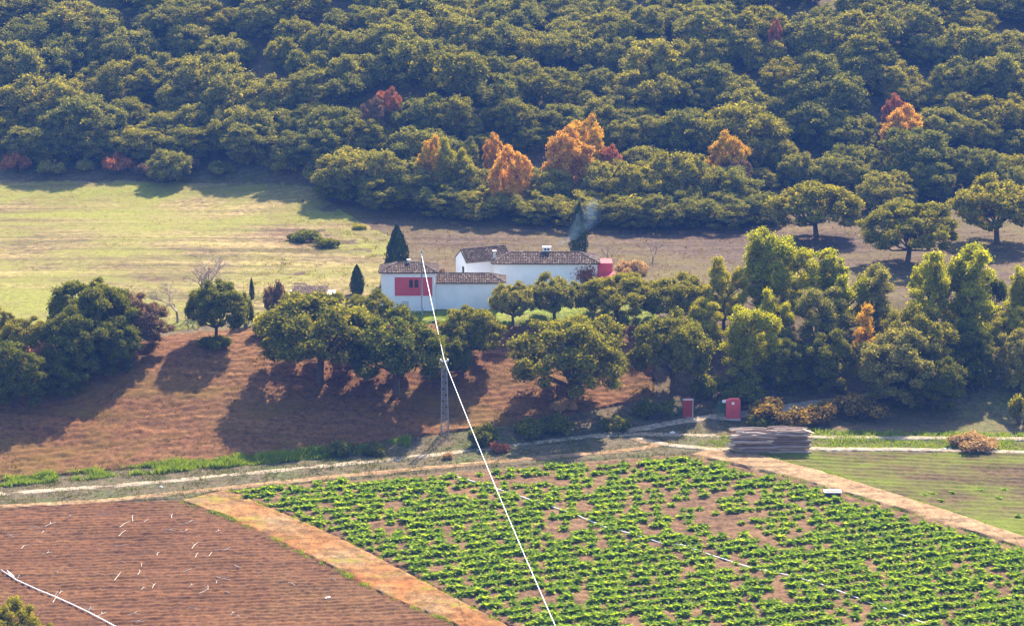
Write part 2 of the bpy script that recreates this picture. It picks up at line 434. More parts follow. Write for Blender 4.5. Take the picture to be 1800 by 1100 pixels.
yard = Patch([(600, 572), (760, 570), (900, 572), (1150, 570)], [(640, 535), (760, 538), (900, 530), (1150, 525)])
yard.sheet('yard_grass', M['yard'], 60, 20, 0.17, clods(0.06, 1.0), 0.4)
bank = Patch([(-250, 905), (0, 893), (180, 885), (330, 878), (400, 862), (600, 845), (800, 827), (1000, 814), (1200, 800), (1300, 796)],
             [(-250, 874), (0, 848), (200, 828), (370, 814), (560, 797), (700, 774), (860, 754), (1000, 745), (1200, 715), (1300, 745)])
bank.sheet('verge', M['bank'], 200, 24, 0.04, clods(0.14, 1.3), 0.2)

def ribbon(name, pts, width, mat, off, n=160, disp=0.05):
    w = [at(*p) for p in pts]
    c = poly_resample(w, n)
    for _ in range(3): c[1:-1] = (c[:-2] + 2 * c[1:-1] + c[2:]) / 4
    d = np.gradient(c, axis=0); d /= np.linalg.norm(d, axis=1)[:, None]
    nn = np.stack([-d[:, 1], d[:, 0]], 1)
    m = 9
    V = []
    for k in range(m):
        s_ = (k / (m - 1) - 0.5) * width * (1 + (rng.normal(0, 0.10, n) if k in (0, m - 1) else 0))
        q = c + nn * np.asarray(s_).reshape(-1, 1)
        zz = hgt(q[:, 0], q[:, 1]) + off + disp * vnoise(q[:, 0], q[:, 1], 0.9, 2) + (0.05 if k == m // 2 else 0) - (off + 0.10 if k in (0, m - 1) else 0)
        V.append(np.c_[q, zz])
    V = np.stack(V, 1).reshape(-1, 3)
    k = (np.arange(n - 1)[:, None] * m + np.arange(m - 1)[None, :]).ravel()
    return tag(obj(name, mesh(name, V, np.stack([k, k + 1, k + m + 1, k + m], 1), mat, True)), kind='structure')

TRACK = [(-250, 884), (0, 870), (200, 856), (400, 838), (560, 822), (760, 802), (880, 788), (1000, 772), (1110, 764), (1290, 769), (1420, 770), (1600, 771), (1800, 773), (2100, 778)]
ribbon('track', TRACK, 1.55, M['track'], 0.16)
ribbon('gate_road', [(1040, 769), (1120, 757), (1180, 745), (1245, 736), (1320, 727), (1420, 712), (1540, 696), (1660, 678), (1745, 662), (1850, 650)], 1.6, M['track'], 0.20)
ribbon('lower_track', [(-250, 905), (0, 893), (180, 883), (380, 862), (560, 843), (760, 824), (960, 806), (1100, 794), (1160, 785), (1110, 772)], 1.6, M['path'], 0.18)
ribbon('field_track', [(1110, 772), (1180, 785), (1260, 792), (1420, 791), (1600, 792), (1800, 797), (2100, 805)], 1.5, M['track'], 0.19)

# ------------------------------------------------------------------ foliage generators (unit width, standing on z = 0)
def unit(v): return v / np.maximum(np.linalg.norm(v, axis=-1, keepdims=True), 1e-9)

def leaves(centers, normals, a, b, g):
    """rhombic leaf sprays: one quad each"""
    n = len(centers)
    t = unit(np.cross(normals, g.normal(size=(n, 3))))
    bt = np.cross(normals, t)
    a = a * g.uniform(0.6, 1.35, (n, 1)); b = b * g.uniform(0.6, 1.35, (n, 1))
    sag = normals * (a * g.uniform(-0.35, 0.35, (n, 1)))
    V = np.stack([centers + t * a + sag, centers + bt * b, centers - t * a + sag, centers - bt * b], 1)
    return V.reshape(-1, 3), np.arange(n * 4).reshape(n, 4)

def lobes_to_leaves(lobes, per, size, g, up=0.35, rnd=0.75):
    C, N = [], []
    for (c, r, fl) in lobes:
        k = max(8, int(per * (r / 0.13) ** 2))
        d = unit(g.normal(size=(k, 3)))
        d[:, 2] = np.where(d[:, 2] < -0.35, -d[:, 2], d[:, 2])
        rad = r * np.where(g.random((k, 1)) < 0.14, g.uniform(1.1, 1.42, (k, 1)), g.uniform(0.70, 1.10, (k, 1)))
        rad = rad * (1 + 0.16 * np.sin(d[:, :1] * 9 + c[0] * 40) * np.cos(d[:, 1:2] * 8 + c[1] * 40))
        C.append(np.array(c) + d * rad * np.array([1, 1, fl]))
        N.append(unit(d * 0.9 + np.array([0, 0, up]) + g.normal(size=(k, 3)) * rnd * 0.8))
    V1, F1 = leaves(np.concatenate(C), np.concatenate(N), size, size * 0.55, g)
    C2 = []
    for (c, r, fl) in lobes:
        k = max(6, int(per * 0.16 * (r / 0.13) ** 2))
        C2.append(np.array(c) + unit(g.normal(size=(k, 3))) * r * g.uniform(0.1, 0.68, (k, 1)) * np.array([1, 1, fl]))
    C2 = np.concatenate(C2)
    V2, F2 = leaves(C2, unit(g.normal(size=C2.shape) + np.array([0, 0, 0.5])), size * 2.4, size * 1.7, g)
    return np.concatenate([V1, V2]), np.concatenate([F1, F2 + len(V1)])

def limb_tree(lobes, base_h, rad, g, lean=0.0, n_limb=9):
    """tapered trunk with limbs that reach the lobes"""
    m = MB(); br = MB()
    top = Vector((lean, 0.02, base_h))
    m.tube([(0, 0, -0.04), (0.1 * lean, 0, 0.02), (lean * 0.5, 0.01, base_h * 0.55), top], [rad * 1.5, rad * 1.15, rad * 0.95, rad * 0.85], 8)
    order = sorted(lobes, key=lambda l: g.random())[:n_limb]
    for c, r, fl in order:
        c = Vector(c)
        mid = top.lerp(c, 0.5) + Vector((g.normal(0, 0.03), g.normal(0, 0.03), -0.03))
        br.tube([top - Vector((0, 0, 0.02)), mid, c], [rad * 0.62, rad * 0.36, rad * 0.12], 5)
        for _ in range(2):
            e = c + Vector(g.normal(0, 0.08, 3)); br.tube([mid, mid.lerp(e, 0.6), e], [rad * 0.25, rad * 0.15, rad * 0.05], 4)
    return m, br

def proto_oak(seed, width=0.42, zc=0.43, rz=0.33, n=105, per=760, size=0.0135, lr=(0.045, 0.085), base=0.22, rad=0.026, under=-0.5, up=0.35, lean=0.0):
    """crown of many small leaf bunches over a few larger core masses, with an uneven outline"""
    g = np.random.default_rng(seed)
    lobes, core = [], []
    lop = g.uniform(0.80, 1.14, 9)
    for k in range(n):
        a = g.uniform(0, 2 * math.pi)
        e = g.uniform(under, 1.0)
        q = math.sqrt(max(0, 1 - e * e))
        f = g.uniform(0.84, 1.0) * np.interp(a / (2 * math.pi) * 9, range(10), list(lop) + [lop[0]])
        if g.random() < 0.10: f *= 1.13
        hump = 1 + 0.13 * math.sin(3 * a + seed) * q + 0.10 * math.sin(7 * a + 2 * seed)
        lobes.append(((width * q * math.cos(a) * f + lean, width * q * math.sin(a) * f, zc + rz * e * f * hump), g.uniform(*lr), g.uniform(0.8, 1.0)))
    for k in range(11):
        a = g.uniform(0, 6.283); q = g.uniform(0.08, 0.24)
        core.append(((q * math.cos(a) + lean, q * math.sin(a), zc + g.uniform(-0.08, 0.14) * rz / 0.33), g.uniform(0.11, 0.15), 0.8))
    V, Fq = lobes_to_leaves(lobes, per, size, g, up)
    V2, F2 = lobes_to_leaves(core, per * 0.32, size * 1.25, g, up)
    V, Fq = np.concatenate([V, V2]), np.concatenate([Fq, F2 + len(V)])
    tr, br = limb_tree(lobes[::7] + core, base, rad, g, lean, 13)
    return dict(crown=mesh('crown', V, Fq), trunk=tr.mesh('trunk', None, True), branches=br.mesh('branches', None, True),
                h=float(V[:, 2].max()), w=float(np.ptp(V[:, 0])))

def proto_poplar(seed, cols=5, per=560, size=0.0130):
    """upright young broadleaf: several rising plumes side by side"""
    g = np.random.default_rng(seed); lobes = []
    for c in range(cols):
        a = g.uniform(0, 6.28); rr = g.uniform(0.10, 0.33) if cols > 1 else 0.02
        x, y = rr * math.cos(a), rr * math.sin(a)
        top = g.uniform(0.80, 1.30)
        for k in range(26):
            f = g.uniform(0, 1) ** 0.85; R_ = 0.17 * math.sqrt(max(0.02, 1 - f ** 2.2)) * g.uniform(0.5, 1.1); b = g.uniform(0, 6.28)
            lobes.append(((x * (1 - 0.15 * f) + R_ * math.cos(b), y * (1 - 0.15 * f) + R_ * math.sin(b), 0.14 + (top - 0.20) * f), g.uniform(0.045, 0.095), 1.0))
    V, Fq = lobes_to_leaves(lobes, per, size, g, 0.1, 0.9)
    m = MB(); br = MB()
    m.tube([(0, 0, -0.04), (0.01, 0, 0.25), (0, 0.01, 0.8)], [0.03, 0.024, 0.010], 7)
    for c, r, fl in lobes[::3]:
        br.tube([(0, 0, max(0.1, c[2] - 0.25)), c], [0.012, 0.004], 4)
    return dict(crown=mesh('crown', V, Fq), trunk=m.mesh('trunk', None, True), branches=br.mesh('branches', None, True),
                h=float(V[:, 2].max()), w=float(np.ptp(V[:, 0])))

def proto_cypress(seed, slim=0.5):
    g = np.random.default_rng(seed); n = 5200
    h = g.uniform(0.03, 1.0, n) ** 0.9; a = g.uniform(0, 6.283, n)
    prof = np.interp(h, [0, 0.08, 0.3, 0.6, 0.85, 1.0], [0.40, 0.75, 1.0, 0.82, 0.42, 0.06]) * 0.5
    prof = prof * (1 + 0.13 * np.sin(a * 5 + h * 9) + 0.10 * np.sin(a * 9 - h * 23)) * g.uniform(0.75, 1.06, n)
    C = np.stack([prof * np.cos(a), prof * np.sin(a), h / slim], 1)
    N = unit(np.stack([np.cos(a), np.sin(a), 0.15 + 0 * a], 1) + g.normal(size=(n, 3)) * 0.45)
    t = unit(np.array([0, 0, 1.0]) - N * N[:, 2:3]); b = np.cross(N, t)
    L = 0.075 * g.uniform(0.6, 1.4, (n, 1)); W = 0.026 * g.uniform(0.7, 1.3, (n, 1))
    V = np.stack([C + t * L, C + b * W, C - t * L, C - b * W], 1).reshape(-1, 3)
    m = MB(); m.tube([(0, 0, -0.05), (0, 0, 0.3), (0, 0, 0.85 / slim)], [0.07, 0.055, 0.01], 7)
    return dict(crown=mesh('crown', V, np.arange(n * 4).reshape(n, 4)), trunk=m.mesh('trunk', None, True), h=1.0 / slim, w=1.0)

def proto_bush(seed, n=15, per=170, size=0.030, zr=0.28):
    g = np.random.default_rng(seed); lobes = []
    for k in range(n):
        a = g.uniform(0, 6.28); q = math.sqrt(g.uniform(0, 1)) * 0.38
        lobes.append(((q * math.cos(a), q * math.sin(a), 0.10 + zr * g.uniform(0.2, 1.0) * (1 - 1.2 * q * q * 3)), g.uniform(0.09, 0.16), 0.9))
    V, Fq = lobes_to_leaves(lobes, per, size, g, 0.3, 0.9)
    br = MB()
    for c, r, fl in lobes: br.tube([(c[0] * 0.2, c[1] * 0.2, -0.03), (c[0] * 0.7, c[1] * 0.7, c[2] * 0.6), c], [0.016, 0.011, 0.004], 4)
    return dict(crown=mesh('foliage', V, Fq), trunk=br.mesh('stems', None, True), h=float(V[:, 2].max()), w=float(np.ptp(V[:, 0])))

def proto_bare(seed, spread=0.75, levels=5):
    g = np.random.default_rng(seed); tr = MB(); tw = MB()
    def grow(p, d, L, r, lv):
        e = p + d * L
        mid = p.lerp(e, 0.5) + Vector(g.normal(0, L * 0.06, 3))
        (tr if lv >= levels - 1 else tw).tube([p, mid, e], [r, r * 0.85, r * 0.68], 5 if lv > 2 else 3, lv > 2)
        if lv <= 0: return
        for _ in range(3 if lv > 1 else 4):
            nd = (d + Vector(g.normal(0, spread * 0.62, 3)) + Vector((0, 0, 0.12))).normalized()
            grow(e, nd, L * g.uniform(0.62, 0.85), r * 0.58, lv - 1)
    grow(Vector((0, 0, -0.03)), Vector((0.05, 0, 1)).normalized(), 0.24, 0.022, levels)
    V = np.array(tw.v)
    return dict(crown=tw.mesh('twigs'), trunk=tr.mesh('trunk', None, True), h=float(V[:, 2].max()), w=float(np.ptp(V[:, 0])), bare=True)

OAKS = [proto_oak(s) for s in (1, 2, 3)] + [proto_oak(4, zc=0.44, rz=0.38), proto_oak(6, zc=0.39, rz=0.29, lean=0.05)]
ROUND = [proto_oak(s, width=0.40, zc=0.44, rz=0.42, n=115, per=700, size=0.0132, base=0.15, under=-0.85) for s in (21, 22, 23)]
FOREST = [proto_oak(s, width=0.43, zc=0.34, rz=0.33, n=115, per=380, size=0.0150, lr=(0.05, 0.095), under=-0.8, up=0.45) for s in (31, 32, 33, 34)] + \
         [proto_oak(s, width=0.41, zc=0.40, rz=0.40, n=120, per=380, size=0.0145, lr=(0.045, 0.09), under=-0.8, up=0.45) for s in (35, 36)]
POPLARS = [proto_poplar(s, c) for s, c in ((41, 5), (42, 4), (43, 6))]
SLIMPOP = [proto_poplar(s, c) for s, c in ((45, 1), (46, 2))]
CYP = [proto_cypress(51, 0.5), proto_cypress(52, 0.3)]
BUSH = [proto_bush(s) for s in (61, 62, 63)]
LOWBUSH = [proto_bush(s, 18, 150, 0.03, 0.14) for s in (66, 67)]
BARE = [proto_bare(71), proto_bare(72, 0.9), proto_bare(73, 0.6, 4)]

def plant(name, proto, p, W, Hh, mat, label, cat, group=None, rz=None, bark='bark'):
    """one tree or bush: root at the foot, crown, trunk and branches as parts"""
    sx = W / proto['w']; sz = Hh / proto['h']
    root = empty(name, (p[0], p[1], float(hgt(p[0], p[1]))), random.uniform(0, 6.28) if rz is None else rz, (sx, sx, sz))
    tag(root, label, cat, group)
    bush = proto['crown'].name.startswith('foliage'); bare = proto.get('bare')
    obj('foliage' if bush else 'twigs' if bare else 'crown', proto['crown'], root, M[mat])
    obj('stems' if bush else 'trunk', proto['trunk'], root, M[bark])
    if 'branches' in proto: obj('branches', proto['branches'], root, M[bark])
    return root

def plant_px(name, proto, px, top, wpx, base, mat, label, cat, group=None, bark='bark', rz=None):
    p = at(px, base); s = scale_at(p)
    Hh = max(0.4, on_plane(px, top, p.y).z - p.z)
    return plant(name, proto, p, wpx * s, Hh, mat, label, cat, group, rz, bark)

# ------------------------------------------------------------------ hillside forest
FT = [(60,218,95,278),(170,222,95,279),(255,220,95,278),(345,218,95,279),(450,212,105,283),(530,226,95,292),(740,172,90),(800,222,80),(560,222,90),(480,190,90),(330,-12,105),(1330,-10,115),(900,-6,105),
  # centre x, crown top y, crown width (photograph pixels), leaf
 (60,80,110),(80,125,125),(155,165,130),(240,97,105),(160,128,70),(20,60,100),(130,55,95),(230,45,100),(60,20,100),(170,10,100),(280,5,90),
 (312,125,70),(325,142,80),(415,118,110),(495,125,95),(380,5,80),(460,-2,90),(520,28,70),(570,40,60),(505,62,75),(400,58,85),(340,35,85),(375,92,110),
 (540,85,75),(565,110,75),(620,92,85),(620,50,75),(690,32,95),(720,60,115),(770,5,110),(850,22,120),(800,80,115),(860,90,70),(780,160,95),(865,125,95),
 (740,205,120),(860,205,80),(340,180,80),(430,185,95),(510,200,55),(290,195,70),(90,220,85),(5,200,60),(580,185,95),(640,205,85),(720,135,60),
 (610,258,110,342),(665,258,95,348),(725,278,90,358),(917,97,75),(1070,280,92,370),(1190,258,118,368),(1095,210,65),(1150,200,75),(1210,190,110),(1290,178,135),(1345,200,85),
 (1375,240,60),(970,115,95),(1050,113,85),(1140,115,112),(1220,137,65),(1290,125,80),(1310,145,100),(905,125,55),(1080,62,90),(1150,65,120),(1235,60,90),
 (1200,85,80),(1300,45,80),(1340,65,75),(1385,95,92),(1015,10,85),(1090,15,110),(1240,5,112),(1430,20,105),(1530,10,112),(1600,0,100),(1435,47,85),(1510,48,112),
 (1470,83,112),(1570,90,100),(1450,118,125),(1630,57,75),(1690,40,92),(1770,50,95),(1700,95,100),(1775,88,112),(1595,122,90),(1680,112,85),(1365,168,65),
 (1435,175,102),(1500,200,95),(1645,170,112),(1600,220,130),(1755,162,105),(1400,265,65),(1475,270,85),(1555,277,65),(1625,280,88),(1715,255,95),(1560,300,95),
 (1790,290,70),(1800,225,80),(930,205,70),(610,305,95,352),(690,322,100,368),(770,328,95,376),(850,336,95,385),(930,338,95,389),(1010,344,100,393),(1100,348,95,398),(1180,350,105,400),(1265,348,100,398),(1335,340,95,390),(800,272,90,360),(960,275,100,366),(1130,285,95,374),(1270,290,105,372),(985,180,80),(1050,170,80),(900,170,85),(815,180,70),(700,170,75),(470,160,80),(230,170,80),(300,260,70),(1720,205,80)]
SPECIAL = [(680,150,50,'red'),(660,168,60,'russet'),(870,230,40,'orange'),(757,236,54,'gold',354),(797,236,58,'yellowgreen',358),(818,237,45,'forest'),
 (897,250,78,'orange',374),(997,220,88,'orange',352),(1025,196,66,'gold',330),(1070,250,52,'red'),(1282,228,72,'gold',346),(1295,268,60,'russet'),(1572,161,46,'red'),(1582,182,76,'orange',290),
 (1360,30,26,'red'),(1135,8,60,'forest')]
TINTS = {'red': 'dull red', 'russet': 'russet brown', 'orange': 'orange', 'gold': 'golden', 'yellowgreen': 'pale yellow-green', 'forest': 'small mid green'}
placed = []
for e in FT:
    px, top, w = e[:3]
    base = e[3] if len(e) > 3 else top + max(0.80 * w, 62)
    p = at(px, base)
    placed.append([px, top, w, p, 'forest'])
for px, top, w, mt, *bs in SPECIAL:
    placed.append([px, top, w, at(px, bs[0] if bs else top + max(1.3 * w, 88)), mt])
g = np.random.default_rng(3)
for yy in np.arange(350, 476, 8.8):
    for xx in np.arange(-140, 141, 9.0):
        x = xx + g.uniform(-3, 3); y = yy + g.uniform(-3, 3)
        z = float(hgt(x, y))
        # project
        dz = z - CAM_H; cy = y * math.cos(PITCH) - dz * math.sin(PITCH)
        px = 900 + FPX * x / cy; py = 550 - FPX * (y * math.sin(PITCH) + dz * math.cos(PITCH)) / cy
        if px < -110 or px > 1910 or py < -55: continue
        edge = np.interp(px, [-200, 0, 540, 600, 720, 1000, 1150, 1350, 1420, 1800, 2000], [285, 285, 300, 340, 368, 372, 385, 378, 350, 335, 330])
        if py > edge: continue
        if any((q[3].x - x) ** 2 + (q[3].y - y) ** 2 < (0.36 * q[2] * scale_at(q[3]) + 2.0) ** 2 for q in placed): continue
        w = g.uniform(75, 115); hpx = max(0.65 * w, 56)
        placed.append([px, py - hpx, w, Vector((x, y, z)), 'forest'])
bands = {}
for q in placed:
    if q[4] == 'forest':
        b = int(np.clip((q[1] + 80) // 35, 0, 11)); bands.setdefault(b, []).append(q)
BN = ['the uppermost row of crowns'] + ['the %s row of crowns from the top' % nth(i) for i in range(2, 12)] + ['the lowest row of crowns']
print('forest', len(placed), {b: len(q) for b, q in bands.items()})
k = 0
sx_, sy_ = math.sin(SUN_AZ), math.cos(SUN_AZ)
for q in placed[len(FT):len(FT) + len(SPECIAL)]:          # autumn trees grow in sunny gaps: the oaks behind them are smaller
    for f_ in placed:
        d = f_[3] - q[3]; al = d.x * sx_ + d.y * sy_; la = abs(d.x * sy_ - d.y * sx_)
        if f_[4] == 'forest' and 1 < al < 13 and la < 5.5: f_[2] *= 0.85; f_[1] += 16
for b, qs in sorted(bands.items()):
    qs.sort(key=lambda q: q[0])
    for i, (px, top, w, p, mt) in enumerate(qs):
        s = scale_at(p); W = w * s * 1.22; Hh = max(on_plane(px, top, p.y).z - p.z, 0.5 * W)
        lab = 'hillside evergreen oak, %s from left in %s' % (nth(i + 1), BN[b])
        plant('evergreen_oak', FOREST[(k * 5 + i) % 6], p, W, Hh, 'forest' if (k * 7) % 5 else 'oak', lab, 'tree', 'evergreen oaks covering the hillside'); k += 1
SPL = ['dull red tree high in the forest above the tall dark cypress', 'russet brown tree just below the dull red one in the forest',
 'small orange tree behind the two pale yellow-green and golden ones', 'golden autumn tree at the forest edge, leftmost of the autumn trees',
 'pale yellow-green tree beside the leftmost golden tree', 'small green tree right of the pale yellow-green tree',
 'orange autumn tree lowest at the forest edge behind the farmhouse', 'broad orange autumn tree below the rounded golden crown',
 'rounded golden crown topmost of the autumn trees behind the farmhouse', 'dull orange-red small tree right of the broad orange tree',
 'golden orange tree standing alone against the wide dark oak', 'russet shaded tree just below the lone golden orange tree',
 'pinkish red top tree above the bright orange tree at right', 'bright orange tree high on the right side of the forest',
 'tiny red tree near the top of the forest', 'small mid green tree at the top edge of the forest']
for (px, top, w, mt, *_), q, lab in zip(SPECIAL, [q for q in placed[len(FT):len(FT) + len(SPECIAL)]], SPL):
    p = q[3]; s = scale_at(p); W = w * s * 1.18; Hh = max(on_plane(px, top, p.y).z - p.z, 0.75 * W)
    plant('autumn_tree' if mt != 'forest' else 'forest_tree', ROUND[int(px) % 3] if mt != 'yellowgreen' else POPLARS[0], p, W, Hh, mt, lab, 'tree', 'autumn trees in the forest')
# undergrowth along the forest foot
UND = [(30,265,66,300,'red','low reddish bush at the left end of the forest foot'),(150,277,42,302,'olive','small grey-green bush left of the long red bush'),
 (207,268,72,302,'red','long red bush at the forest foot above the meadow'),(325,268,56,300,'russet','russet bush in shade at the forest foot'),
 (433,255,40,292,'olive','lone pale green bush above the meadow edge'),(500,268,60,300,'forest','dark low bush right of the lone pale green bush'),
 (380,280,60,306,'forest','dark low bush left of the lone pale green bush'),(90,280,60,308,'forest','dark bush between the two red bushes'),
 (265,285,60,310,'russet','russet scrub just above the meadow shadow edge'),(545,285,60,318,'forest','dark bush at the meadow corner'),
 (800,320,90,362,'russet','russet scrub in the shade behind the farmhouse'),(960,330,100,375,'forest','dark scrub in shade left of the tall cypress'),
 (1120,335,120,390,'forest','dark broad scrub in shade right of the smoke'),(1230,340,110,392,'forest','dark broad scrub left of the open-grown oaks'),
 (1320,335,100,382,'forest','dark scrub just left of the first open-grown oak'),(1040,335,90,385,'forest','dark scrub behind the smoke'),
 (700,325,90,362,'forest','dark scrub behind the broad cypress'),(620,320,90,350,'oak_dark','dark scrub at the right end of the meadow'),
 (880,330,80,370,'forest','dark scrub below the lowest orange tree')]
for px, top, w, base, mt, lab in UND:
    plant_px('bush', BUSH[px % 3], px, top, w, base, mt, lab, 'bush', 'undergrowth at the forest foot')

# ------------------------------------------------------------------ trees around the farm
TREES = [ # name, proto list/index, x, top, width, base, leaf, label
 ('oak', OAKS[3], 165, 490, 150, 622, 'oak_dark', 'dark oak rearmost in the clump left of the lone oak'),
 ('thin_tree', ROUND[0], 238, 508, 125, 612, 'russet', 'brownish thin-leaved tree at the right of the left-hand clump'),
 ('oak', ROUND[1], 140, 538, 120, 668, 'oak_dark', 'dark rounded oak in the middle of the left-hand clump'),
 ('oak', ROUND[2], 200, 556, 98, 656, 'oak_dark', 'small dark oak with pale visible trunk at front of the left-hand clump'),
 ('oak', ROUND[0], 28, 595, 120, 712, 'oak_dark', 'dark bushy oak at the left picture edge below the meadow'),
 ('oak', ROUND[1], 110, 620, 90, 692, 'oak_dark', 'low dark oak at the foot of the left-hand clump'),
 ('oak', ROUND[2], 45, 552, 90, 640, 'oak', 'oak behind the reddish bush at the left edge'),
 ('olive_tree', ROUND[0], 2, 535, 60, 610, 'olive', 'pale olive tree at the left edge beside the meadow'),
 ('oak', OAKS[0], 380, 487, 118, 603, 'oak_dark', 'lone oak with clear trunk between the left clump and the farm'),
 ('oak', OAKS[1], 562, 515, 225, 672, 'oak', 'wide spreading oak left of the forked oak on the slope'),
 ('oak', ROUND[2], 648, 508, 105, 590, 'oak', 'oak directly in front of the square tower'),
 ('oak', OAKS[2], 697, 543, 185, 694, 'oak_dark', 'dark forked oak on the slope left of the pylon'),
 ('oak', OAKS[4], 788, 578, 98, 668, 'oak_dark', 'small leaning oak just right of the pylon top'),
 ('oak', OAKS[3], 826, 538, 132, 640, 'oak', 'olive green oak below the low wing of the farmhouse'),
 ('olive_tree', OAKS[0], 902, 493, 92, 572, 'olive', 'small pale olive tree in front of the long white wall'),
 ('olive_tree', OAKS[2], 975, 480, 100, 566, 'olive', 'grey-green olive tree right of the smaller pale olive'),
 ('oak', OAKS[1], 1082, 480, 150, 568, 'oak', 'broad oak under the vine end of the farmhouse'),
 ('oak', OAKS[4], 1185, 477, 145, 570, 'oak', 'broad oak right of the red annexe'),
 ('oak', OAKS[3], 1003, 555, 245, 716, 'oak', 'very wide front oak above the road bend'),
 ('oak', OAKS[0], 1182, 544, 158, 692, 'oak', 'oak with slim trunk right of the widest front oak'),
 ('young_poplar', POPLARS[0], 1272, 443, 75, 575, 'yellowgreen', 'yellow-green upright tree leftmost of the right-hand grove'),
 ('young_poplar', POPLARS[2], 1345, 400, 118, 560, 'poplar', 'tallest bright green tree of the right-hand grove'),
 ('young_poplar', POPLARS[1], 1425, 430, 80, 580, 'poplar', 'green upright tree right of the tallest one in the grove'),
 ('young_poplar', POPLARS[0], 1485, 448, 85, 600, 'poplar', 'green tree in the middle of the grove under the triangular oak'),
 ('young_poplar', POPLARS[1], 1540, 462, 75, 590, 'olive', 'dull green tree in the middle of the grove'),
 ('young_poplar', POPLARS[2], 1312, 535, 105, 678, 'poplar', 'bright green bushy tree at the front left of the grove'),
 ('young_poplar', POPLARS[0], 1368, 503, 65, 630, 'poplar', 'orange-tipped green tree right of the front bushy one'),
 ('young_poplar', POPLARS[1], 1440, 500, 80, 640, 'olive', 'olive toned tree in the shaded middle of the grove'),
 ('young_poplar', SLIMPOP[0], 1520, 528, 36, 665, 'gold', 'narrow orange-yellow tree in the middle of the grove'),
 ('young_poplar', POPLARS[0], 1637, 430, 100, 600, 'poplar', 'tall yellowish green tree left of the twin-plumed one'),
 ('young_poplar', POPLARS[1], 1708, 425, 90, 600, 'poplar', 'tall twin-plumed green tree at the right of the grove'),
 ('young_poplar', POPLARS[2], 1795, 465, 75, 600, 'poplar', 'green tree at the right picture edge behind the yellow one'),
 ('young_poplar', ROUND[1], 1775, 533, 80, 628, 'yellowgreen', 'yellow bushy tree at the right picture edge'),
 ('young_poplar', POPLARS[1], 1240, 522, 60, 620, 'yellowgreen', 'small yellowish tree at the left foot of the grove'),
 ('oak', ROUND[0], 1612, 528, 165, 672, 'oak', 'grey-green oak behind the large front olive tree'),
 ('olive_tree', ROUND[1], 1572, 568, 165, 706, 'olive', 'large pale olive tree at the front of the grove'),
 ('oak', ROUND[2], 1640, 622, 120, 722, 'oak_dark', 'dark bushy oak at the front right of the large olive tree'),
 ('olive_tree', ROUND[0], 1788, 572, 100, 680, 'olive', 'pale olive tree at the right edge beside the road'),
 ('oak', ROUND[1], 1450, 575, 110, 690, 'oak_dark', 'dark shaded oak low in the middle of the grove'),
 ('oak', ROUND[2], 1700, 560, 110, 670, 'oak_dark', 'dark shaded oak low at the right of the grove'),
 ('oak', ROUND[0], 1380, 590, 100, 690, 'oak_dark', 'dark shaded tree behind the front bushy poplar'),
 ('oak', OAKS[1], 1435, 317, 172, 420, 'oak', 'domed open-grown oak on the pasture, left of three'),
 ('oak', OAKS[3], 1595, 353, 190, 465, 'oak', 'triangular open-grown oak on the pasture, middle of three'),
 ('oak', OAKS[2], 1752, 308, 165, 428, 'oak', 'open-grown oak on the pasture, right of three'),
 ('cypress', CYP[0], 699, 397, 42, 500, 'cypress', 'broad dark cypress behind the square tower'),
 ('cypress', CYP[1], 1017, 357, 31, 460, 'cypress', 'tall slim cypress behind the main house by the smoke'),
 ('cypress', CYP[0], 628, 466, 24, 518, 'cypress', 'small cypress left of the square tower'),
 ('cypress', CYP[1], 443, 488, 9, 528, 'cypress', 'very thin small cypress right of the lone oak'),
]
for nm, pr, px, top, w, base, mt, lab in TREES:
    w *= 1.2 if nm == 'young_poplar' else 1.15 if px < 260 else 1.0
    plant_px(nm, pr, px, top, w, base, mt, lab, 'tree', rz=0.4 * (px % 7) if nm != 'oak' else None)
BARES = [(365, 448, 130, 548, 0, 'purplish bare tree behind the lone oak'), (312, 498, 75, 570, 1, 'pale bare shrub-like tree left of the lone oak'),
 (832, 497, 62, 545, 1, 'bare spreading shrub against the white wing wall'), (1148, 425, 40, 462, 2, 'thin bare sapling right of the red annexe'),
 (1072, 430, 34, 470, 2, 'thin bare sapling just above the red annexe')]
for px, top, w, base, i, lab in BARES:
    plant_px('bare_tree', BARE[i], px, top, w, base, 'paletwig', lab, 'tree', bark='paletwig')
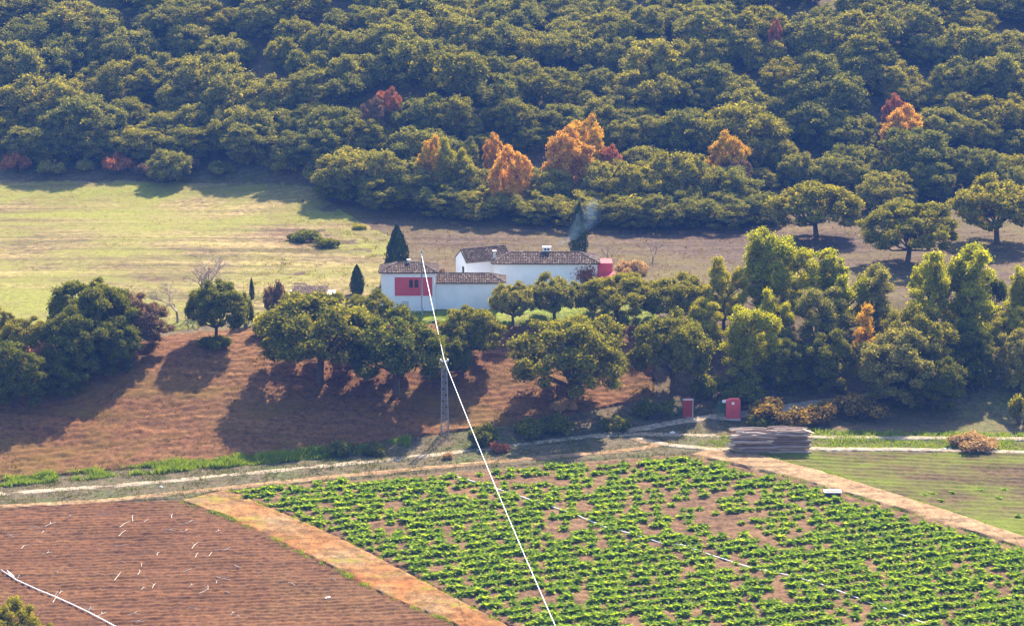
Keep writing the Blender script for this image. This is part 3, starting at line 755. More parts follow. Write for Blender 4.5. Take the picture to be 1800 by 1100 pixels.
BUSHES = [
 (485, 488, 50, 560, 'russet', 0, 'purple-brown bush between the thin cypress and the spreading oak'), (60, 600, 80, 660, 'red', 1, 'reddish bush at the left edge among dark oaks'),
 (535, 403, 70, 425, 'oak_dark', 3, 'dark low scrub on the meadow, left piece'), (575, 415, 50, 436, 'oak_dark', 4, 'dark low scrub on the meadow, right piece'),
 (632, 392, 30, 404, 'yellowgreen', 4, 'bright green low bush beyond the broad cypress'),
 (375, 588, 70, 612, 'oak_dark', 3, 'low dark scrub around the lone oak trunk'), (850, 742, 64, 785, 'oak_dark', 0, 'dark bush right of the pylon foot'),
 (880, 775, 36, 796, 'red', 4, 'small reddish bush beside the track'), (787, 793, 22, 808, 'dry', 4, 'tiny dry orange bush on the track edge'),
 (930, 735, 60, 768, 'oak_dark', 1, 'dark bush above the track, left of the road bend'), (985, 722, 66, 758, 'oak_dark', 2, 'dark bush below the widest oak'),
 (1082, 728, 60, 760, 'oak_dark', 0, 'dark bush just above the road fork'), (1150, 700, 60, 735, 'oak_dark', 1, 'dark bush left of the shaded gate pillar'),
 (1370, 703, 105, 752, 'goldbrown', 1, 'golden-topped bush right of the red gate pillar'), (1350, 722, 70, 758, 'oak_dark', 0, 'dark bush close beside the red gate pillar'),
 (1500, 688, 100, 735, 'goldbrown', 2, 'brownish bush under the large olive tree'), (1440, 705, 70, 742, 'goldbrown', 1, 'brownish bush between golden bush and olive tree'),
 (1710, 760, 100, 788, 'dry', 3, 'dry orange bush beside the track at right'), (1795, 690, 40, 745, 'oak', 1, 'olive bush at the right edge above the track'),
 (1330, 752, 26, 764, 'dry', 4, 'dry orange tuft just behind the log pile'), (990, 700, 55, 722, 'dry', 4, 'dry yellow bush under the widest oak'),
 (1310, 655, 90, 705, 'oak_dark', 2, 'dark bush at the foot of the front bushy poplar'), (1240, 650, 70, 700, 'oak_dark', 0, 'dark bush between the slim-trunk oak and the grove'),
 (1720, 620, 80, 690, 'oak_dark', 2, 'dark bush above the far end of the gate road'), (1790, 640, 60, 688, 'yellowgreen', 0, 'yellow bush at right where the road leaves the picture'),
 (1350, 430, 40, 452, 'oak_dark', 3, 'small dark bush left of the grove top'), (1745, 485, 40, 540, 'oak_dark', 1, 'dark bush between twin-plumed tree and right edge'),
 (1110, 455, 70, 485, 'dry', 0, 'dry golden bush right of the red annexe'), (780, 470, 40, 500, 'russet', 2, 'reddish bush behind the low wing roof'),
 (600, 772, 60, 800, 'oak_dark', 3, 'dark weeds on the verge left of the pylon'), (660, 778, 50, 800, 'oak_dark', 4, 'dark weeds on the verge by the pylon'),
 (470, 548, 60, 590, 'yellowgreen', 4, 'yellowish low bush behind the spreading oak'), (430, 505, 30, 575, 'oak_dark', 2, 'small dark bush right of the lone oak'),
]
for px, top, w, base, mt, i, lab in BUSHES:
    plant_px('bush', (BUSH + LOWBUSH)[i], px, top, w, base, mt, lab, 'bush')
_c = at(28, 1112)
plant('oak', OAKS[3], at(18, 1190), 7.5, 7.0, 'oak', 'rounded foreground tree crown in the lower left corner', 'tree')

# ------------------------------------------------------------------ farmhouse
base = at(717, 549)
Y0 = base.y; Z0 = base.z - 0.15
house = empty('farmhouse', (base.x, Y0, Z0))
tag(house, 'white farmhouse with tiled roofs and red-panelled square tower', 'house')
def L(px, py, Y):           # local point seen at this place on the plane y = Y
    p = on_plane(px, py, Y); return Vector((p.x - base.x, Y - Y0, p.z - Z0))

def quad_wall(m, x0, x1, y0, y1, z0, z1): m.box(x0, x1, y0, y1, z0, z1)

def tiles(m, e0, e1, r0, r1, pitch=0.23, length=0.40, rad=0.09):
    """rows of barrel tiles on a roof slope: eave e0-e1, ridge r0-r1 (r0 = r1 for a hip end)"""
    e0, e1, r0, r1 = map(Vector, (e0, e1, r0, r1))
    ex = (e1 - e0).normalized(); nrm = (e1 - e0).cross(r0 - e0)
    if nrm.length < 1e-6: nrm = (e1 - e0).cross(r1 - e0)
    nrm.normalize()
    if nrm.z < 0: nrm = -nrm
    up = nrm.cross(ex).normalized()
    if up.z < 0: up = -up
    W = (e1 - e0).length
    a, b = (r0 - e0).dot(ex), (r1 - e0).dot(ex); Hs = (r0 - e0).dot(up)
    n = max(2, int(W / pitch))
    for i in range(n):
        u = (i + 0.5) * W / n
        vmax = Hs
        if u < a: vmax = Hs * u / max(a, 1e-6)
        if u > b: vmax = min(vmax, Hs * (W - u) / max(W - b, 1e-6))
        v = -0.10
        while v < vmax - 0.05:
            v2 = min(v + length, vmax)
            lift0, lift1 = 0.07, 0.035
            pts = []
            j = random.uniform(-0.012, 0.012)
            for (vv, lf, rr) in ((v, lift0, rad * 1.08), (v2, lift1, rad * 0.9)):
                for k in range(5):
                    t = math.pi * k / 4
                    pts.append(e0 + ex * (u + j + rr * math.cos(t)) + up * vv + nrm * (lf + rr * math.sin(t) * 0.85))
            f = [(k, k + 1, 6 + k, 5 + k) for k in range(4)] + [(0, 1, 2, 3, 4)]
            m.add(pts, f); v += length * 0.93

def roof_block(name, x0, x1, y0, y1, ze, zr, over=0.28, hips=(True, True), mat=True, rot=None):
    """hipped or gabled roof with the ridge along x"""
    X0, X1, Y0_, Y1_ = x0 - over, x1 + over, y0 - over, y1 + over
    ym = (y0 + y1) / 2; hd = (Y1_ - Y0_) / 2
    ra = X0 + (hd if hips[0] else 0); rb = X1 - (hd if hips[1] else 0)
    if ra > rb: ra = rb = (X0 + X1) / 2
    A, B, C_, D = Vector((X0, Y0_, ze)), Vector((X1, Y0_, ze)), Vector((X1, Y1_, ze)), Vector((X0, Y1_, ze))
    P, Q = Vector((ra, ym, zr)), Vector((rb, ym, zr))
    m = MB()
    dn = Vector((0, 0, -0.10))
    v = [A, B, C_, D, P, Q] + [p + dn for p in (A, B, C_, D)]
    m.add(v, [(0, 1, 5, 4), (1, 2, 5), (2, 3, 4, 5), (3, 0, 4), (6, 7, 1, 0), (7, 8, 2, 1), (8, 9, 3, 2), (9, 6, 0, 3), (9, 8, 7, 6)])
    ro = m.build('roof', M['mortar'], house)
    tm = MB()
    tiles(tm, A, B, P, Q); tiles(tm, C_, D, Q, P)
    if hips[0]: tiles(tm, D, A, P, P)
    if hips[1]: tiles(tm, B, C_, Q, Q)
    # ridge and hip caps
    caps = [(P, Q)]
    if hips[0]: caps += [(A, P), (D, P)]
    if hips[1]: caps += [(B, Q), (C_, Q)]
    for s_, e_ in caps:
        d = e_ - s_; nn = max(1, int(d.length / 0.42))
        if d.length < 0.1: continue
        for i in range(nn):
            tm.tube([s_ + d * (i / nn) + Vector((0, 0, 0.07)), s_ + d * ((i + 0.96) / nn) + Vector((0, 0, 0.06))], [0.13, 0.115], 6)
    tt = tm.build('roof_tiles', M['tile'], ro); tt['kind'] = 'stuff'
    return ro

def block(x0, x1, y0, y1, zt, gable=None):
    m = MB(); m.box(x0, x1, y0, y1, -0.6, zt)
    if gable:
        ym = (y0 + y1) / 2
        for x in (x0, x1):
            m.add([(x, y0, zt), (x, y1, zt), (x, ym, gable)], [(0, 1, 2)])
    return m.build('wall', M['white'], house)

# square tower
tx0, tx1 = L(671, 545, Y0).x, L(765, 545, Y0).x
tz = L(700, 479, Y0).z; td = 4.0
block(tx0, tx1, 0, td, tz)
roof_block('roof', tx0, tx1, 0, td, tz + 0.03, L(717, 462, Y0 + td / 2).z, 0.30)
pa, pb = L(694, 520, Y0), L(760, 487, Y0)
m = MB(); m.box(pa.x, pb.x, -0.03, -0.002, pa.z, pb.z)
pan = m.build('red_panel', M['redpaint'], house); pan['label'] = 'red painted panel with twin arched windows'
m = MB()
for (a, b, c, d) in ((pa.x - 0.12, pb.x + 0.12, pb.z, pb.z + 0.12), (pa.x - 0.12, pb.x + 0.12, pa.z - 0.12, pa.z), (pa.x - 0.12, pa.x, pa.z, pb.z), (pb.x, pb.x + 0.12, pa.z, pb.z)):
    m.box(a, b, -0.07, -0.002, c, d)
m.build('panel_border', M['white'], house)
for px in (722.5, 732):
    c = L(px, 498, Y0); w, h = 0.24, 0.55
    m = MB(); n = 8
    prof = [(-w, -h), (w, -h), (w, h - w)] + [(w * math.cos(t * math.pi / n), h - w + w * math.sin(t * math.pi / n)) for t in range(1, n)] + [(-w, h - w)]
    V = [(c.x + x, -0.075, c.z + z) for x, z in prof] + [(c.x + x, -0.033, c.z + z) for x, z in prof]
    k = len(prof)
    m.add(V, [tuple(range(k))] + [(i, (i + 1) % k, k + (i + 1) % k, k + i) for i in range(k)])
    wo = m.build('window', M['glass'], house)
    m = MB(); m.box(c.x - 0.02, c.x + 0.02, -0.095, -0.076, c.z - h, c.z + h); m.box(c.x - w, c.x + w, -0.094, -0.077, c.z + 0.05, c.z + 0.09)
    m.build('glazing_bar', M['darkiron'], wo)
m = MB(); c = L(727, 508, Y0); m.box(c.x - 0.65, c.x + 0.65, -0.16, -0.031, c.z - 0.10, c.z); m.build('window_sill', M['redpaint'], house)
m = MB(); c = L(712, 536, Y0); m.box(c.x - 0.45, c.x + 0.45, -0.05, -0.002, c.z - 0.55, c.z + 0.55); m.build('blind_niche', M['stone'], house)
m = MB(); m.box(tx0 - 0.05, tx1 + 0.05, -0.05, 0.02, tz - 0.22, tz - 0.02); m.build('cornice', M['white'], house)
p = Vector(((tx0 + tx1) / 2, td / 2, L(717, 462, Y0 + td / 2).z)); m = MB(); m.box(p.x - 0.18, p.x + 0.18, p.y - 0.18, p.y + 0.18, p.z - 0.1, p.z + 0.4); m.box(p.x - 0.26, p.x + 0.26, p.y - 0.26, p.y + 0.26, p.z + 0.4, p.z + 0.48); m.build('finial', M['stone'], house)
# low wing
wy = 0.9; wd = 3.6
wx0, wx1 = tx1 + 0.003, L(885, 540, Y0 + wy).x
wz = L(820, 497, Y0 + wy).z
block(wx0, wx1, wy, wy + wd, wz)
roof_block('roof', wx0 + 0.3, wx1, wy, wy + wd, wz + 0.03, L(820, 481, Y0 + wy + wd / 2).z, 0.26, (False, True))
# main house
my = 7.5; md = 4.6
mx0, mx1 = L(868, 480, Y0 + my).x, L(1050, 480, Y0 + my).x
mz = L(960, 463, Y0 + my).z
block(mx0, mx1, my, my + md, mz)
roof_block('roof', mx0, mx1, my, my + md, mz + 0.03, L(960, 444, Y0 + my + md / 2).z, 0.30)
# cross wing with gable, turned a little to the left
gy = my + 1.2
ga = L(819, 480, Y0 + gy); gbz = L(819, 460, Y0 + gy).z
ang = R(24); gw = 3.6; gl = (mx0 + 2.4 - ga.x) / math.cos(ang)
def turn(x, y, z): return (ga.x + x * math.cos(ang) - y * math.sin(ang), gy + x * math.sin(ang) + y * math.cos(ang), z)
gz = L(806, 440, Y0 + gy + 1.6).z
m = MB(); m.add([turn(0, 0, -0.6), turn(gl, 0, -0.6), turn(gl, gw, -0.6), turn(0, gw, -0.6), turn(0, 0, gbz), turn(gl, 0, gbz), turn(gl, gw, gbz), turn(0, gw, gbz), turn(0, gw / 2, gz - 0.05), turn(gl, gw / 2, gz - 0.05)],
     [(0, 1, 5, 4), (1, 2, 6, 9, 5), (2, 3, 7, 6), (3, 0, 4, 8, 7), (4, 5, 9, 8), (6, 7, 8, 9)])
m.build('wall', M['white'], house)
m = MB(); ov = 0.18
sl = (gz - gbz) / (gw / 2)
A, B = turn(-0.05, -ov, gbz - sl * ov + 0.02), turn(gl, -ov, gbz - sl * ov + 0.02)
C_, D = turn(gl, gw + ov, gbz - sl * ov + 0.02), turn(-0.05, gw + ov, gbz - sl * ov + 0.02)
P, Q = turn(-0.05, gw / 2, gz + 0.02), turn(gl, gw / 2, gz + 0.02)
dn = lambda q: (q[0], q[1], q[2] - 0.09)
m.add([A, B, Q, P, dn(A), dn(B), dn(Q), dn(P)], [(0, 1, 2, 3), (7, 6, 5, 4), (0, 4, 5, 1), (3, 7, 4, 0), (1, 5, 6, 2)])
m.add([C_, D, P, Q, dn(C_), dn(D), dn(P), dn(Q)], [(0, 1, 2, 3), (7, 6, 5, 4), (0, 4, 5, 1), (3, 7, 4, 0), (1, 5, 6, 2)])
ro = m.build('roof', M['mortar'], house)
tm = MB(); tiles(tm, A, B, P, Q); tiles(tm, C_, D, Q, P)
d = Vector(Q) - Vector(P)
for i in range(int(d.length / 0.42)):
    s_ = Vector(P) + d.normalized() * i * 0.42; tm.tube([s_ + Vector((0, 0, 0.07)), s_ + d.normalized() * 0.4 + Vector((0, 0, 0.06))], [0.13, 0.115], 6)
tt = tm.build('roof_tiles', M['tile'], ro); tt['kind'] = 'stuff'
m = MB(); q = turn(-0.03, 0.9, 0); zc = L(811, 475, Y0 + gy).z
m.add([turn(-0.03, 0.6, zc - 0.5), turn(-0.03, 1.25, zc - 0.5), turn(-0.03, 1.25, zc + 0.35), turn(-0.03, 0.6, zc + 0.35),
       turn(0.02, 0.6, zc - 0.5), turn(0.02, 1.25, zc - 0.5), turn(0.02, 1.25, zc + 0.35), turn(0.02, 0.6, zc + 0.35)], [(3, 2, 1, 0), (0, 1, 5, 4), (1, 2, 6, 5), (2, 3, 7, 6), (3, 0, 4, 7)])
m.build('window', M['glass'], house)
# chimneys
cy_ = my + md / 2 + 0.3
c = L(961, 440, Y0 + cy_); m = MB(); w = 0.52
zb = L(961, 444, Y0 + my + md / 2).z - 0.3
m.box(c.x - w, c.x + w, cy_ - 0.35, cy_ + 0.35, zb, c.z + 0.05)
for dx in (-w + 0.1, 0, w - 0.1): m.box(c.x + dx - 0.08, c.x + dx + 0.08, cy_ - 0.33, cy_ + 0.33, c.z + 0.05, c.z + 0.38)
m.box(c.x - w - 0.08, c.x + w + 0.08, cy_ - 0.43, cy_ + 0.43, c.z + 0.38, c.z + 0.52)
ch = m.build('chimney', M['white'], house)
CHIM = Vector((base.x + c.x, Y0 + cy_, Z0 + c.z + 0.4))
m = MB(); m.box(c.x - w + 0.1, c.x + w - 0.1, cy_ - 0.25, cy_ + 0.25, c.z + 0.052, c.z + 0.30); m.build('flue', M['darkiron'], ch)
c = L(869, 446, Y0 + my + 2); m = MB(); m.box(c.x - 0.2, c.x + 0.2, my + 1.8, my + 2.2, c.z - 1.6, c.z + 0.35); m.box(c.x - 0.28, c.x + 0.28, my + 1.72, my + 2.28, c.z + 0.35, c.z + 0.45)
m.build('chimney', M['stone'], house)
# red annexe at the right end with sloping parapet
ax0, ax1 = mx1 + 0.004, L(1077, 470, Y0 + my).x
az, azl = L(1066, 463, Y0 + my + 0.4).z, L(1066, 478, Y0 + my + 0.4).z
m = MB(); m.box(ax0, ax1, my + 0.5, my + 3.6, -0.6, az)
m.build('annexe', M['redpaint'], house)
m = MB(); m.add([(ax0, my - 1.2, -0.6), (ax1 + 0.3, my - 1.2, -0.6), (ax1 + 0.3, my + 0.49, -0.6), (ax0, my + 0.49, -0.6), (ax0, my - 1.2, azl - 0.8), (ax1 + 0.3, my - 1.2, azl + 0.1), (ax1 + 0.3, my + 0.49, azl + 0.1), (ax0, my + 0.49, azl - 0.8)],
     [(0, 3, 2, 1), (4, 5, 6, 7), (0, 1, 5, 4), (1, 2, 6, 5), (2, 3, 7, 6), (3, 0, 4, 7)])
m.build('stair_parapet', M['redpaint'], house)
# door and vine on the main wall
c = L(1031, 487, Y0 + my); m = MB(); m.box(c.x - 0.55, c.x + 0.55, my - 0.04, my - 0.002, c.z - 1.6, c.z + 0.9); m.build('door', M['darkiron'], house)
g = np.random.default_rng(9); n = 420
C = np.stack([c.x + g.normal(0, 0.75, n), my - 0.08 - g.uniform(0, 0.22, n), c.z + 0.35 + g.normal(0, 0.55, n)], 1)
V, Fq = leaves(C, unit(np.array([0, -1.0, 0.2]) + g.normal(size=(n, 3)) * 0.6), 0.13, 0.09, g)
vine = empty('climbing_vine', (base.x, Y0, Z0)); tag(vine, 'dark red climbing vine around the doorway of the main house', 'vine')
obj('leaves', mesh('leaves', V, Fq, M['red']), vine)
m = MB()
for k in range(6): m.tube([(c.x - 0.7 + 0.1 * k, my - 0.06, -0.2), (c.x - 0.7 + g.normal(0, 0.1), my - 0.07, c.z - 0.3), (c.x + g.normal(0, 0.7), my - 0.09, c.z + 0.7 + g.normal(0, 0.3))], [0.04, 0.03, 0.015], 4)
m.build('stems', M['bark'], vine)

# small outbuilding left of the farmhouse
sb = at(548, 535); sh = empty('outbuilding', (sb.x, sb.y, sb.z)); tag(sh, 'low white outbuilding with reddish tiled roof left of the farmhouse', 'shed')
sc_ = scale_at(sb); w2 = 40 * sc_; hz_ = on_plane(548, 517, sb.y).z - sb.z
m = MB(); m.box(-w2, w2, 0, 2.4, -0.3, hz_); m.build('wall', M['white'], sh)
m = MB(); m.add([(-w2 + 0.3, -0.2, hz_ + 0.02), (w2 - 1.0, -0.2, hz_ + 0.02), (w2 - 1.0, 2.5, hz_ + 0.55), (-w2 + 0.3, 2.5, hz_ + 0.55), (-w2 + 0.3, -0.2, hz_ - 0.06), (w2 - 1.0, -0.2, hz_ - 0.06), (w2 - 1.0, 2.5, hz_ - 0.06), (-w2 + 0.3, 2.5, hz_ - 0.06)],
     [(0, 1, 2, 3), (0, 4, 5, 1), (1, 5, 6, 2), (2, 6, 7, 3), (3, 7, 4, 0)])
ro = m.build('roof', M['mortar'], sh)
tm = MB(); tiles(tm, (-w2 + 0.3, -0.2, hz_ + 0.03), (w2 - 1.0, -0.2, hz_ + 0.03), (-w2 + 0.3, 2.5, hz_ + 0.56), (w2 - 1.0, 2.5, hz_ + 0.56)); tt = tm.build('roof_tiles', M['tile'], ro); tt['kind'] = 'stuff'

# ------------------------------------------------------------------ pylon, pole, cable
pb_ = at(782, 765); ptop = on_plane(781, 634, pb_.y); Hp = ptop.z - pb_.z
pyl = empty('lattice_pylon', (pb_.x, pb_.y, pb_.z)); tag(pyl, 'grey steel lattice pylon beside the track', 'pylon')
hw = lambda z: 0.46 - 0.20 * z / Hp
for sx in (-1, 1):
    for sy in (-1, 1):
        m = MB(); m.tube([(sx * hw(-0.2), sy * hw(-0.2), -0.3), (sx * hw(Hp), sy * hw(Hp), Hp)], 0.055, 4); m.build('leg', M['steel'], pyl)
nl = 12
for i in range(nl + 1):
    z = 0.2 + (Hp - 0.3) * i / nl; h = hw(z); m = MB()
    for a, b in (((-h, -h), (h, -h)), ((h, -h), (h, h)), ((h, h), (-h, h)), ((-h, h), (-h, -h))):
        m.tube([(a[0], a[1], z), (b[0], b[1], z)], 0.035, 4)
    m.build('rung', M['steel'], pyl)
    if i < nl:
        z2 = 0.2 + (Hp - 0.3) * (i + 1) / nl; h2 = hw(z2); m = MB(); s_ = 1 if i % 2 else -1
        m.tube([(-s_ * h, -h, z), (s_ * h2, -h2, z2)], 0.025, 4); m.tube([(s_ * h, h, z), (-s_ * h2, h2, z2)], 0.025, 4)
        m.build('brace', M['steel'], pyl)
m = MB(); m.box(-0.5, 0.5, -0.05, 0.05, Hp - 0.12, Hp + 0.02); m.build('crossarm', M['steel'], pyl)
for sx in (-0.42, 0.42):
    m = MB(); m.tube([(sx, 0, Hp + 0.02), (sx, 0, Hp + 0.10), (sx, 0, Hp + 0.16), (sx, 0, Hp + 0.24)], [0.05, 0.10, 0.06, 0.09], 8); m.build('insulator', M['white'], pyl)
hp = at(742, 556); hp.y = min(hp.y, Y0 - 1.2); hp.z = float(hgt(hp.x, hp.y)); htop = on_plane(742, 447, hp.y)
pole = empty('utility_pole', (hp.x, hp.y, hp.z)); tag(pole, 'slim grey utility pole in front of the square tower', 'pole')
m = MB(); m.tube([(0, 0, -0.3), (0, 0, htop.z - hp.z + 0.5)], [0.13, 0.075], 8); m.build('shaft', M['steel'], pole, True)
m = MB(); m.box(-0.35, 0.35, -0.04, 0.04, htop.z - hp.z + 0.3, htop.z - hp.z + 0.38); m.build('crossarm', M['steel'], pole)
m = MB(); m.tube([(0, -0.1, htop.z - hp.z - 0.05), (0, -0.12, htop.z - hp.z + 0.05), (0, -0.1, htop.z - hp.z + 0.15)], [0.05, 0.09, 0.05], 8); m.build('insulator', M['white'], pole)
def span(a, b, sag, n=40):
    return [a.lerp(b, i / n) - Vector((0, 0, 4 * sag * (i / n) * (1 - i / n))) for i in range(n + 1)]
pt = Vector((pb_.x, pb_.y - 0.05, pb_.z + Hp + 0.10))
nearp = on_plane(1066, 1300, 139.0)
pts = span(Vector((hp.x, hp.y - 0.12, htop.z)), pt, 0.15) + span(pt, nearp, 0.7)[1:]
m = MB(); m.tube(pts, 0.036, 6)
tag(m.build('power_cable', M['cable'], None, True), 'white overhead power cable crossing the picture from the tower pole downwards', 'cable')

# ------------------------------------------------------------------ gate pillars
M['shaded_red'] = plain('shaded_red_mat', (0.30, 0.055, 0.05), 0.9, 0.1, 0.4, 1.5, bump=0.2)  # darker copy of the red render, with the left pillar's shade painted in
def pillar(px, base_py, top_py, wpx, label, plaque):
    p = at(px, base_py); s = scale_at(p); w = wpx * s / 2; h = on_plane(px, top_py, p.y).z - p.z
    r = empty('gate_pillar', (p.x, p.y, p.z)); tag(r, label, 'gate pillar', 'entrance gate pillars')
    m = MB(); n = 8
    prof = [(-w, -0.3), (w, -0.3), (w, h - 0.25), (w - 0.10, h - 0.06), (w * 0.4, h), (-w * 0.5, h - 0.05), (-w, h - 0.22)]
    k = len(prof); dpt = 0.75
    m.add([(x, -dpt / 2, z) for x, z in prof] + [(x, dpt / 2, z) for x, z in prof], [tuple(range(k)), tuple(reversed(range(k, 2 * k)))] + [((i + 1) % k, i, k + i, k + (i + 1) % k) for i in range(k)])
    m.build('shaft', M['redpaint' if plaque else 'shaded_red'], r)
    m = MB(); m.box(-w - 0.06, w + 0.06, -dpt / 2 - 0.05, dpt / 2 + 0.05, -0.3, 0.12); m.build('plinth', M['stone'], r)
    if plaque:
        m = MB(); m.box(-0.22, 0.12, -dpt / 2 - 0.03, -dpt / 2 - 0.002, h * 0.74, h * 0.86); m.build('plaque', M['white'], r)
        m = MB(); m.box(-w - 0.45, -w - 0.003, -0.14, 0.14, h * 0.80, h * 0.88); m.add([(-w - 0.5, -0.2, h * 0.88), (-w, -0.2, h * 0.92), (-w, 0.2, h * 0.92), (-w - 0.5, 0.2, h * 0.88)], [(0, 1, 2, 3)]); m.build('letter_box', M['white'], r)
    else:
        m = MB(); m.box(w + 0.01, w + 0.09, -dpt / 2, -dpt / 2 + 0.1, -0.3, h + 0.02); m.box(-w - 0.05, w + 0.09, -dpt / 2 - 0.05, -dpt / 2 - 0.003, h - 0.2, h - 0.02); m.build('rim_light_strip', M['stone'], r)  # pale strips added to imitate rim light on the top and right edge
    return p, h, w
pr_ = pillar(1288, 736, 700, 25, 'red rendered gate pillar with small white plaque and letter box', True)
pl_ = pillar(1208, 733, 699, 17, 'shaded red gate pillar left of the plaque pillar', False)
for (pp, side, lab) in ((pr_, -1, 'dark green metal gate leaf against the plaque pillar'), (pl_, -1, 'dark green metal gate leaf against the shaded pillar')):
    p, h, w = pp
    r = empty('gate_leaf', (p.x - w - 0.04, p.y + 0.1, p.z)); tag(r, lab, 'gate', 'green gate leaves')
    Wg = 0.95 if pp is pr_ else 1.2
    m = MB()
    for (a, b, c, d) in ((-Wg, 0, 0.15, 0.21), (-Wg, 0, h - 0.45, h - 0.39), (-Wg, -Wg + 0.06, 0.21, h - 0.45), (-0.06, 0, 0.21, h - 0.45)): m.box(a, b, -0.03, 0.03, c, d)
    m.build('frame', M['greenmetal'], r)
    for i in range(7):
        x = -Wg + 0.06 + (Wg - 0.12) * (i + 0.5) / 7; m = MB(); m.box(x - 0.03, x + 0.03, -0.015, 0.015, 0.21, h - 0.45); m.build('bar', M['greenmetal'], r)

# ------------------------------------------------------------------ log pile
lp = at(1355, 799); s = scale_at(lp)
x_left, x_right = at(1291, 799).x, at(1421, 799).x
ltop = on_plane(1355, 761, lp.y).z - lp.z
def log_mesh(seed, Ln, r):
    g = np.random.default_rng(seed); m = MB(); n = 9; k = 7; pts = []; rad = []
    for i in range(k):
        f = i / (k - 1); pts.append((Ln * (f - 0.5), g.normal(0, 0.045), g.normal(0, 0.045))); rad.append(r * (1.08 - 0.2 * f) * g.uniform(0.93, 1.07))
    m.tube(pts, rad, n, False)
    e = MB(); e.add([m.v[i] for i in range(n)], [tuple(range(n))]); e2 = MB(); e2.add([m.v[(k - 1) * n + i] for i in range(n)], [tuple(reversed(range(n)))])
    return m.mesh('bark', M['log'], True), e.mesh('cut_end', M['cutwood']), e2.mesh('cut_end', M['cutwood'])
LOGS = [log_mesh(100 + i, 1.0, 0.20) for i in range(4)]
mid = (x_left + x_right) / 2; layers = max(6, int(round(ltop / 0.345)))
WORDS = ['bottom', 'second', 'third', 'fourth', 'fifth', 'sixth', 'seventh', 'eighth', 'ninth', 'tenth', 'eleventh', 'twelfth']
for stack, (xa, xb) in enumerate(((x_left, mid + 0.35), (mid - 0.35, x_right))):
    for ly in range(layers):
        for row in range(6):
            if stack == 0 and ly == layers - 1 and row in (1, 4): continue
            Ln = (xb - xa) * random.uniform(0.82, 1.10)
            cx = (xa + xb) / 2 + random.uniform(-0.3, 0.3)
            y = lp.y + 0.2 + row * 0.40 + (0.20 if ly % 2 else 0) + stack * 0.06
            z = float(hgt(cx, lp.y + 1)) + 0.10 + ly * 0.335 + random.uniform(-0.03, 0.03) + (0.12 if stack else 0)
            r = empty('log', (cx, y, z), random.uniform(-0.03, 0.03), (Ln,) + (random.uniform(0.68, 1.0),) * 2)
            r.rotation_euler.y = random.uniform(-0.03, 0.03)
            tag(r, 'grey-brown log, %s from the front in the %s layer, %s stack' % (nth(row + 1), WORDS[ly], ('left', 'right')[stack]), 'log', 'stacked logs')
            a, b, c_e = random.choice(LOGS); obj('bark', a, r); obj('cut_end', b, r); obj('cut_end', c_e, r)

# ------------------------------------------------------------------ vegetable crop
def crop_plant(seed):
    g = np.random.default_rng(seed); V = []; Fq = []
    for k in range(34):
        a = k * 2.399 + g.normal(0, 0.25); Ln = g.uniform(0.30, 0.52); el = g.uniform(0.35, 1.5)
        w = g.uniform(0.045, 0.08)
        d = np.array([math.cos(a), math.sin(a), 0]); sd = np.array([-math.sin(a), math.cos(a), 0])
        p = np.array([0, 0, 0.03]); e = el; ps = []
        for i in range(4):
            ps.append(p.copy()); p = p + (d * math.cos(e) + np.array([0, 0, math.sin(e)])) * Ln / 3; e -= g.uniform(0.3, 0.6)
        n0 = len(V); ws = [0.02, w, w * 1.1, 0.015]
        for q, ww in zip(ps, ws):
            V += [q - sd * ww + np.array([0, 0, 0.03]), q, q + sd * ww + np.array([0, 0, 0.03])]
        for i in range(3):
            b = n0 + i * 3; Fq += [(b, b + 1, b + 4, b + 3), (b + 1, b + 2, b + 5, b + 4)]
    return np.array(V), np.array(Fq)
CP = [crop_plant(200 + i) for i in range(6)]
CPM = [mesh('crop_plant', v, f, M['crop']) for v, f in CP]
def proj(x, y, z):
    dz = z - CAM_H; cy = y * math.cos(PITCH) - dz * math.sin(PITCH)
    return 900 + FPX * x / cy, 550 - FPX * (y * math.sin(PITCH) + dz * math.cos(PITCH)) / cy
LEDGE = ([868, 905, 948, 1000, 1100, 1180], [404, 505, 606, 708, 905, 1030])
g = np.random.default_rng(17); spots = []
da = 0.30; ux, uy = math.cos(da), math.sin(da)
for r_i, q in enumerate(np.arange(100, 320, 1.85)):
    s_ = -120.0 + g.uniform(0, 1)
    while s_ < 180:
        s_ += g.uniform(0.62, 1.05)
        x = s_ * ux - q * uy; y = s_ * uy + q * ux
        y += g.normal(0, 0.09)
        if y < 172 or y > 245: continue
        px, py = proj(x, y, 0)
        if py > 1165 or px > 2000 or px < 380: continue
        topy = np.interp(px, [390, 600, 800, 1000, 1205, 1400, 1600, 1800, 2000], [869, 849, 832, 819, 806, 851, 911, 974, 1038])
        if py < topy + 2: continue
        if px < np.interp(py, *LEDGE) + 6: continue
        sparse = math.exp(-(((px - 1200) / 200) ** 2 + ((py - 905) / 55) ** 2)) * 0.38 + math.exp(-(((px - 930) / 160) ** 2 + ((py - 850) / 22) ** 2)) * 0.4
        if g.random() < 0.06 + sparse + 0.22 * (vnoise(np.array(x), np.array(y), 6.0, 21) > 0.66): continue
        size = g.uniform(0.75, 1.25) * (1 - 0.25 * sparse)
        spots.append((r_i, x, y, px, py, size, int(g.integers(0, 6)), g.uniform(0, 6.28)))
inview = [s_ for s_ in spots if s_[4] < 1104 and s_[3] < 1806]
inview.sort(key=lambda s_: s_[2])
single = set(id(s_) for s_ in inview[:300])
rows = {}
for s_ in inview[:300]: rows.setdefault(s_[0], []).append(s_)
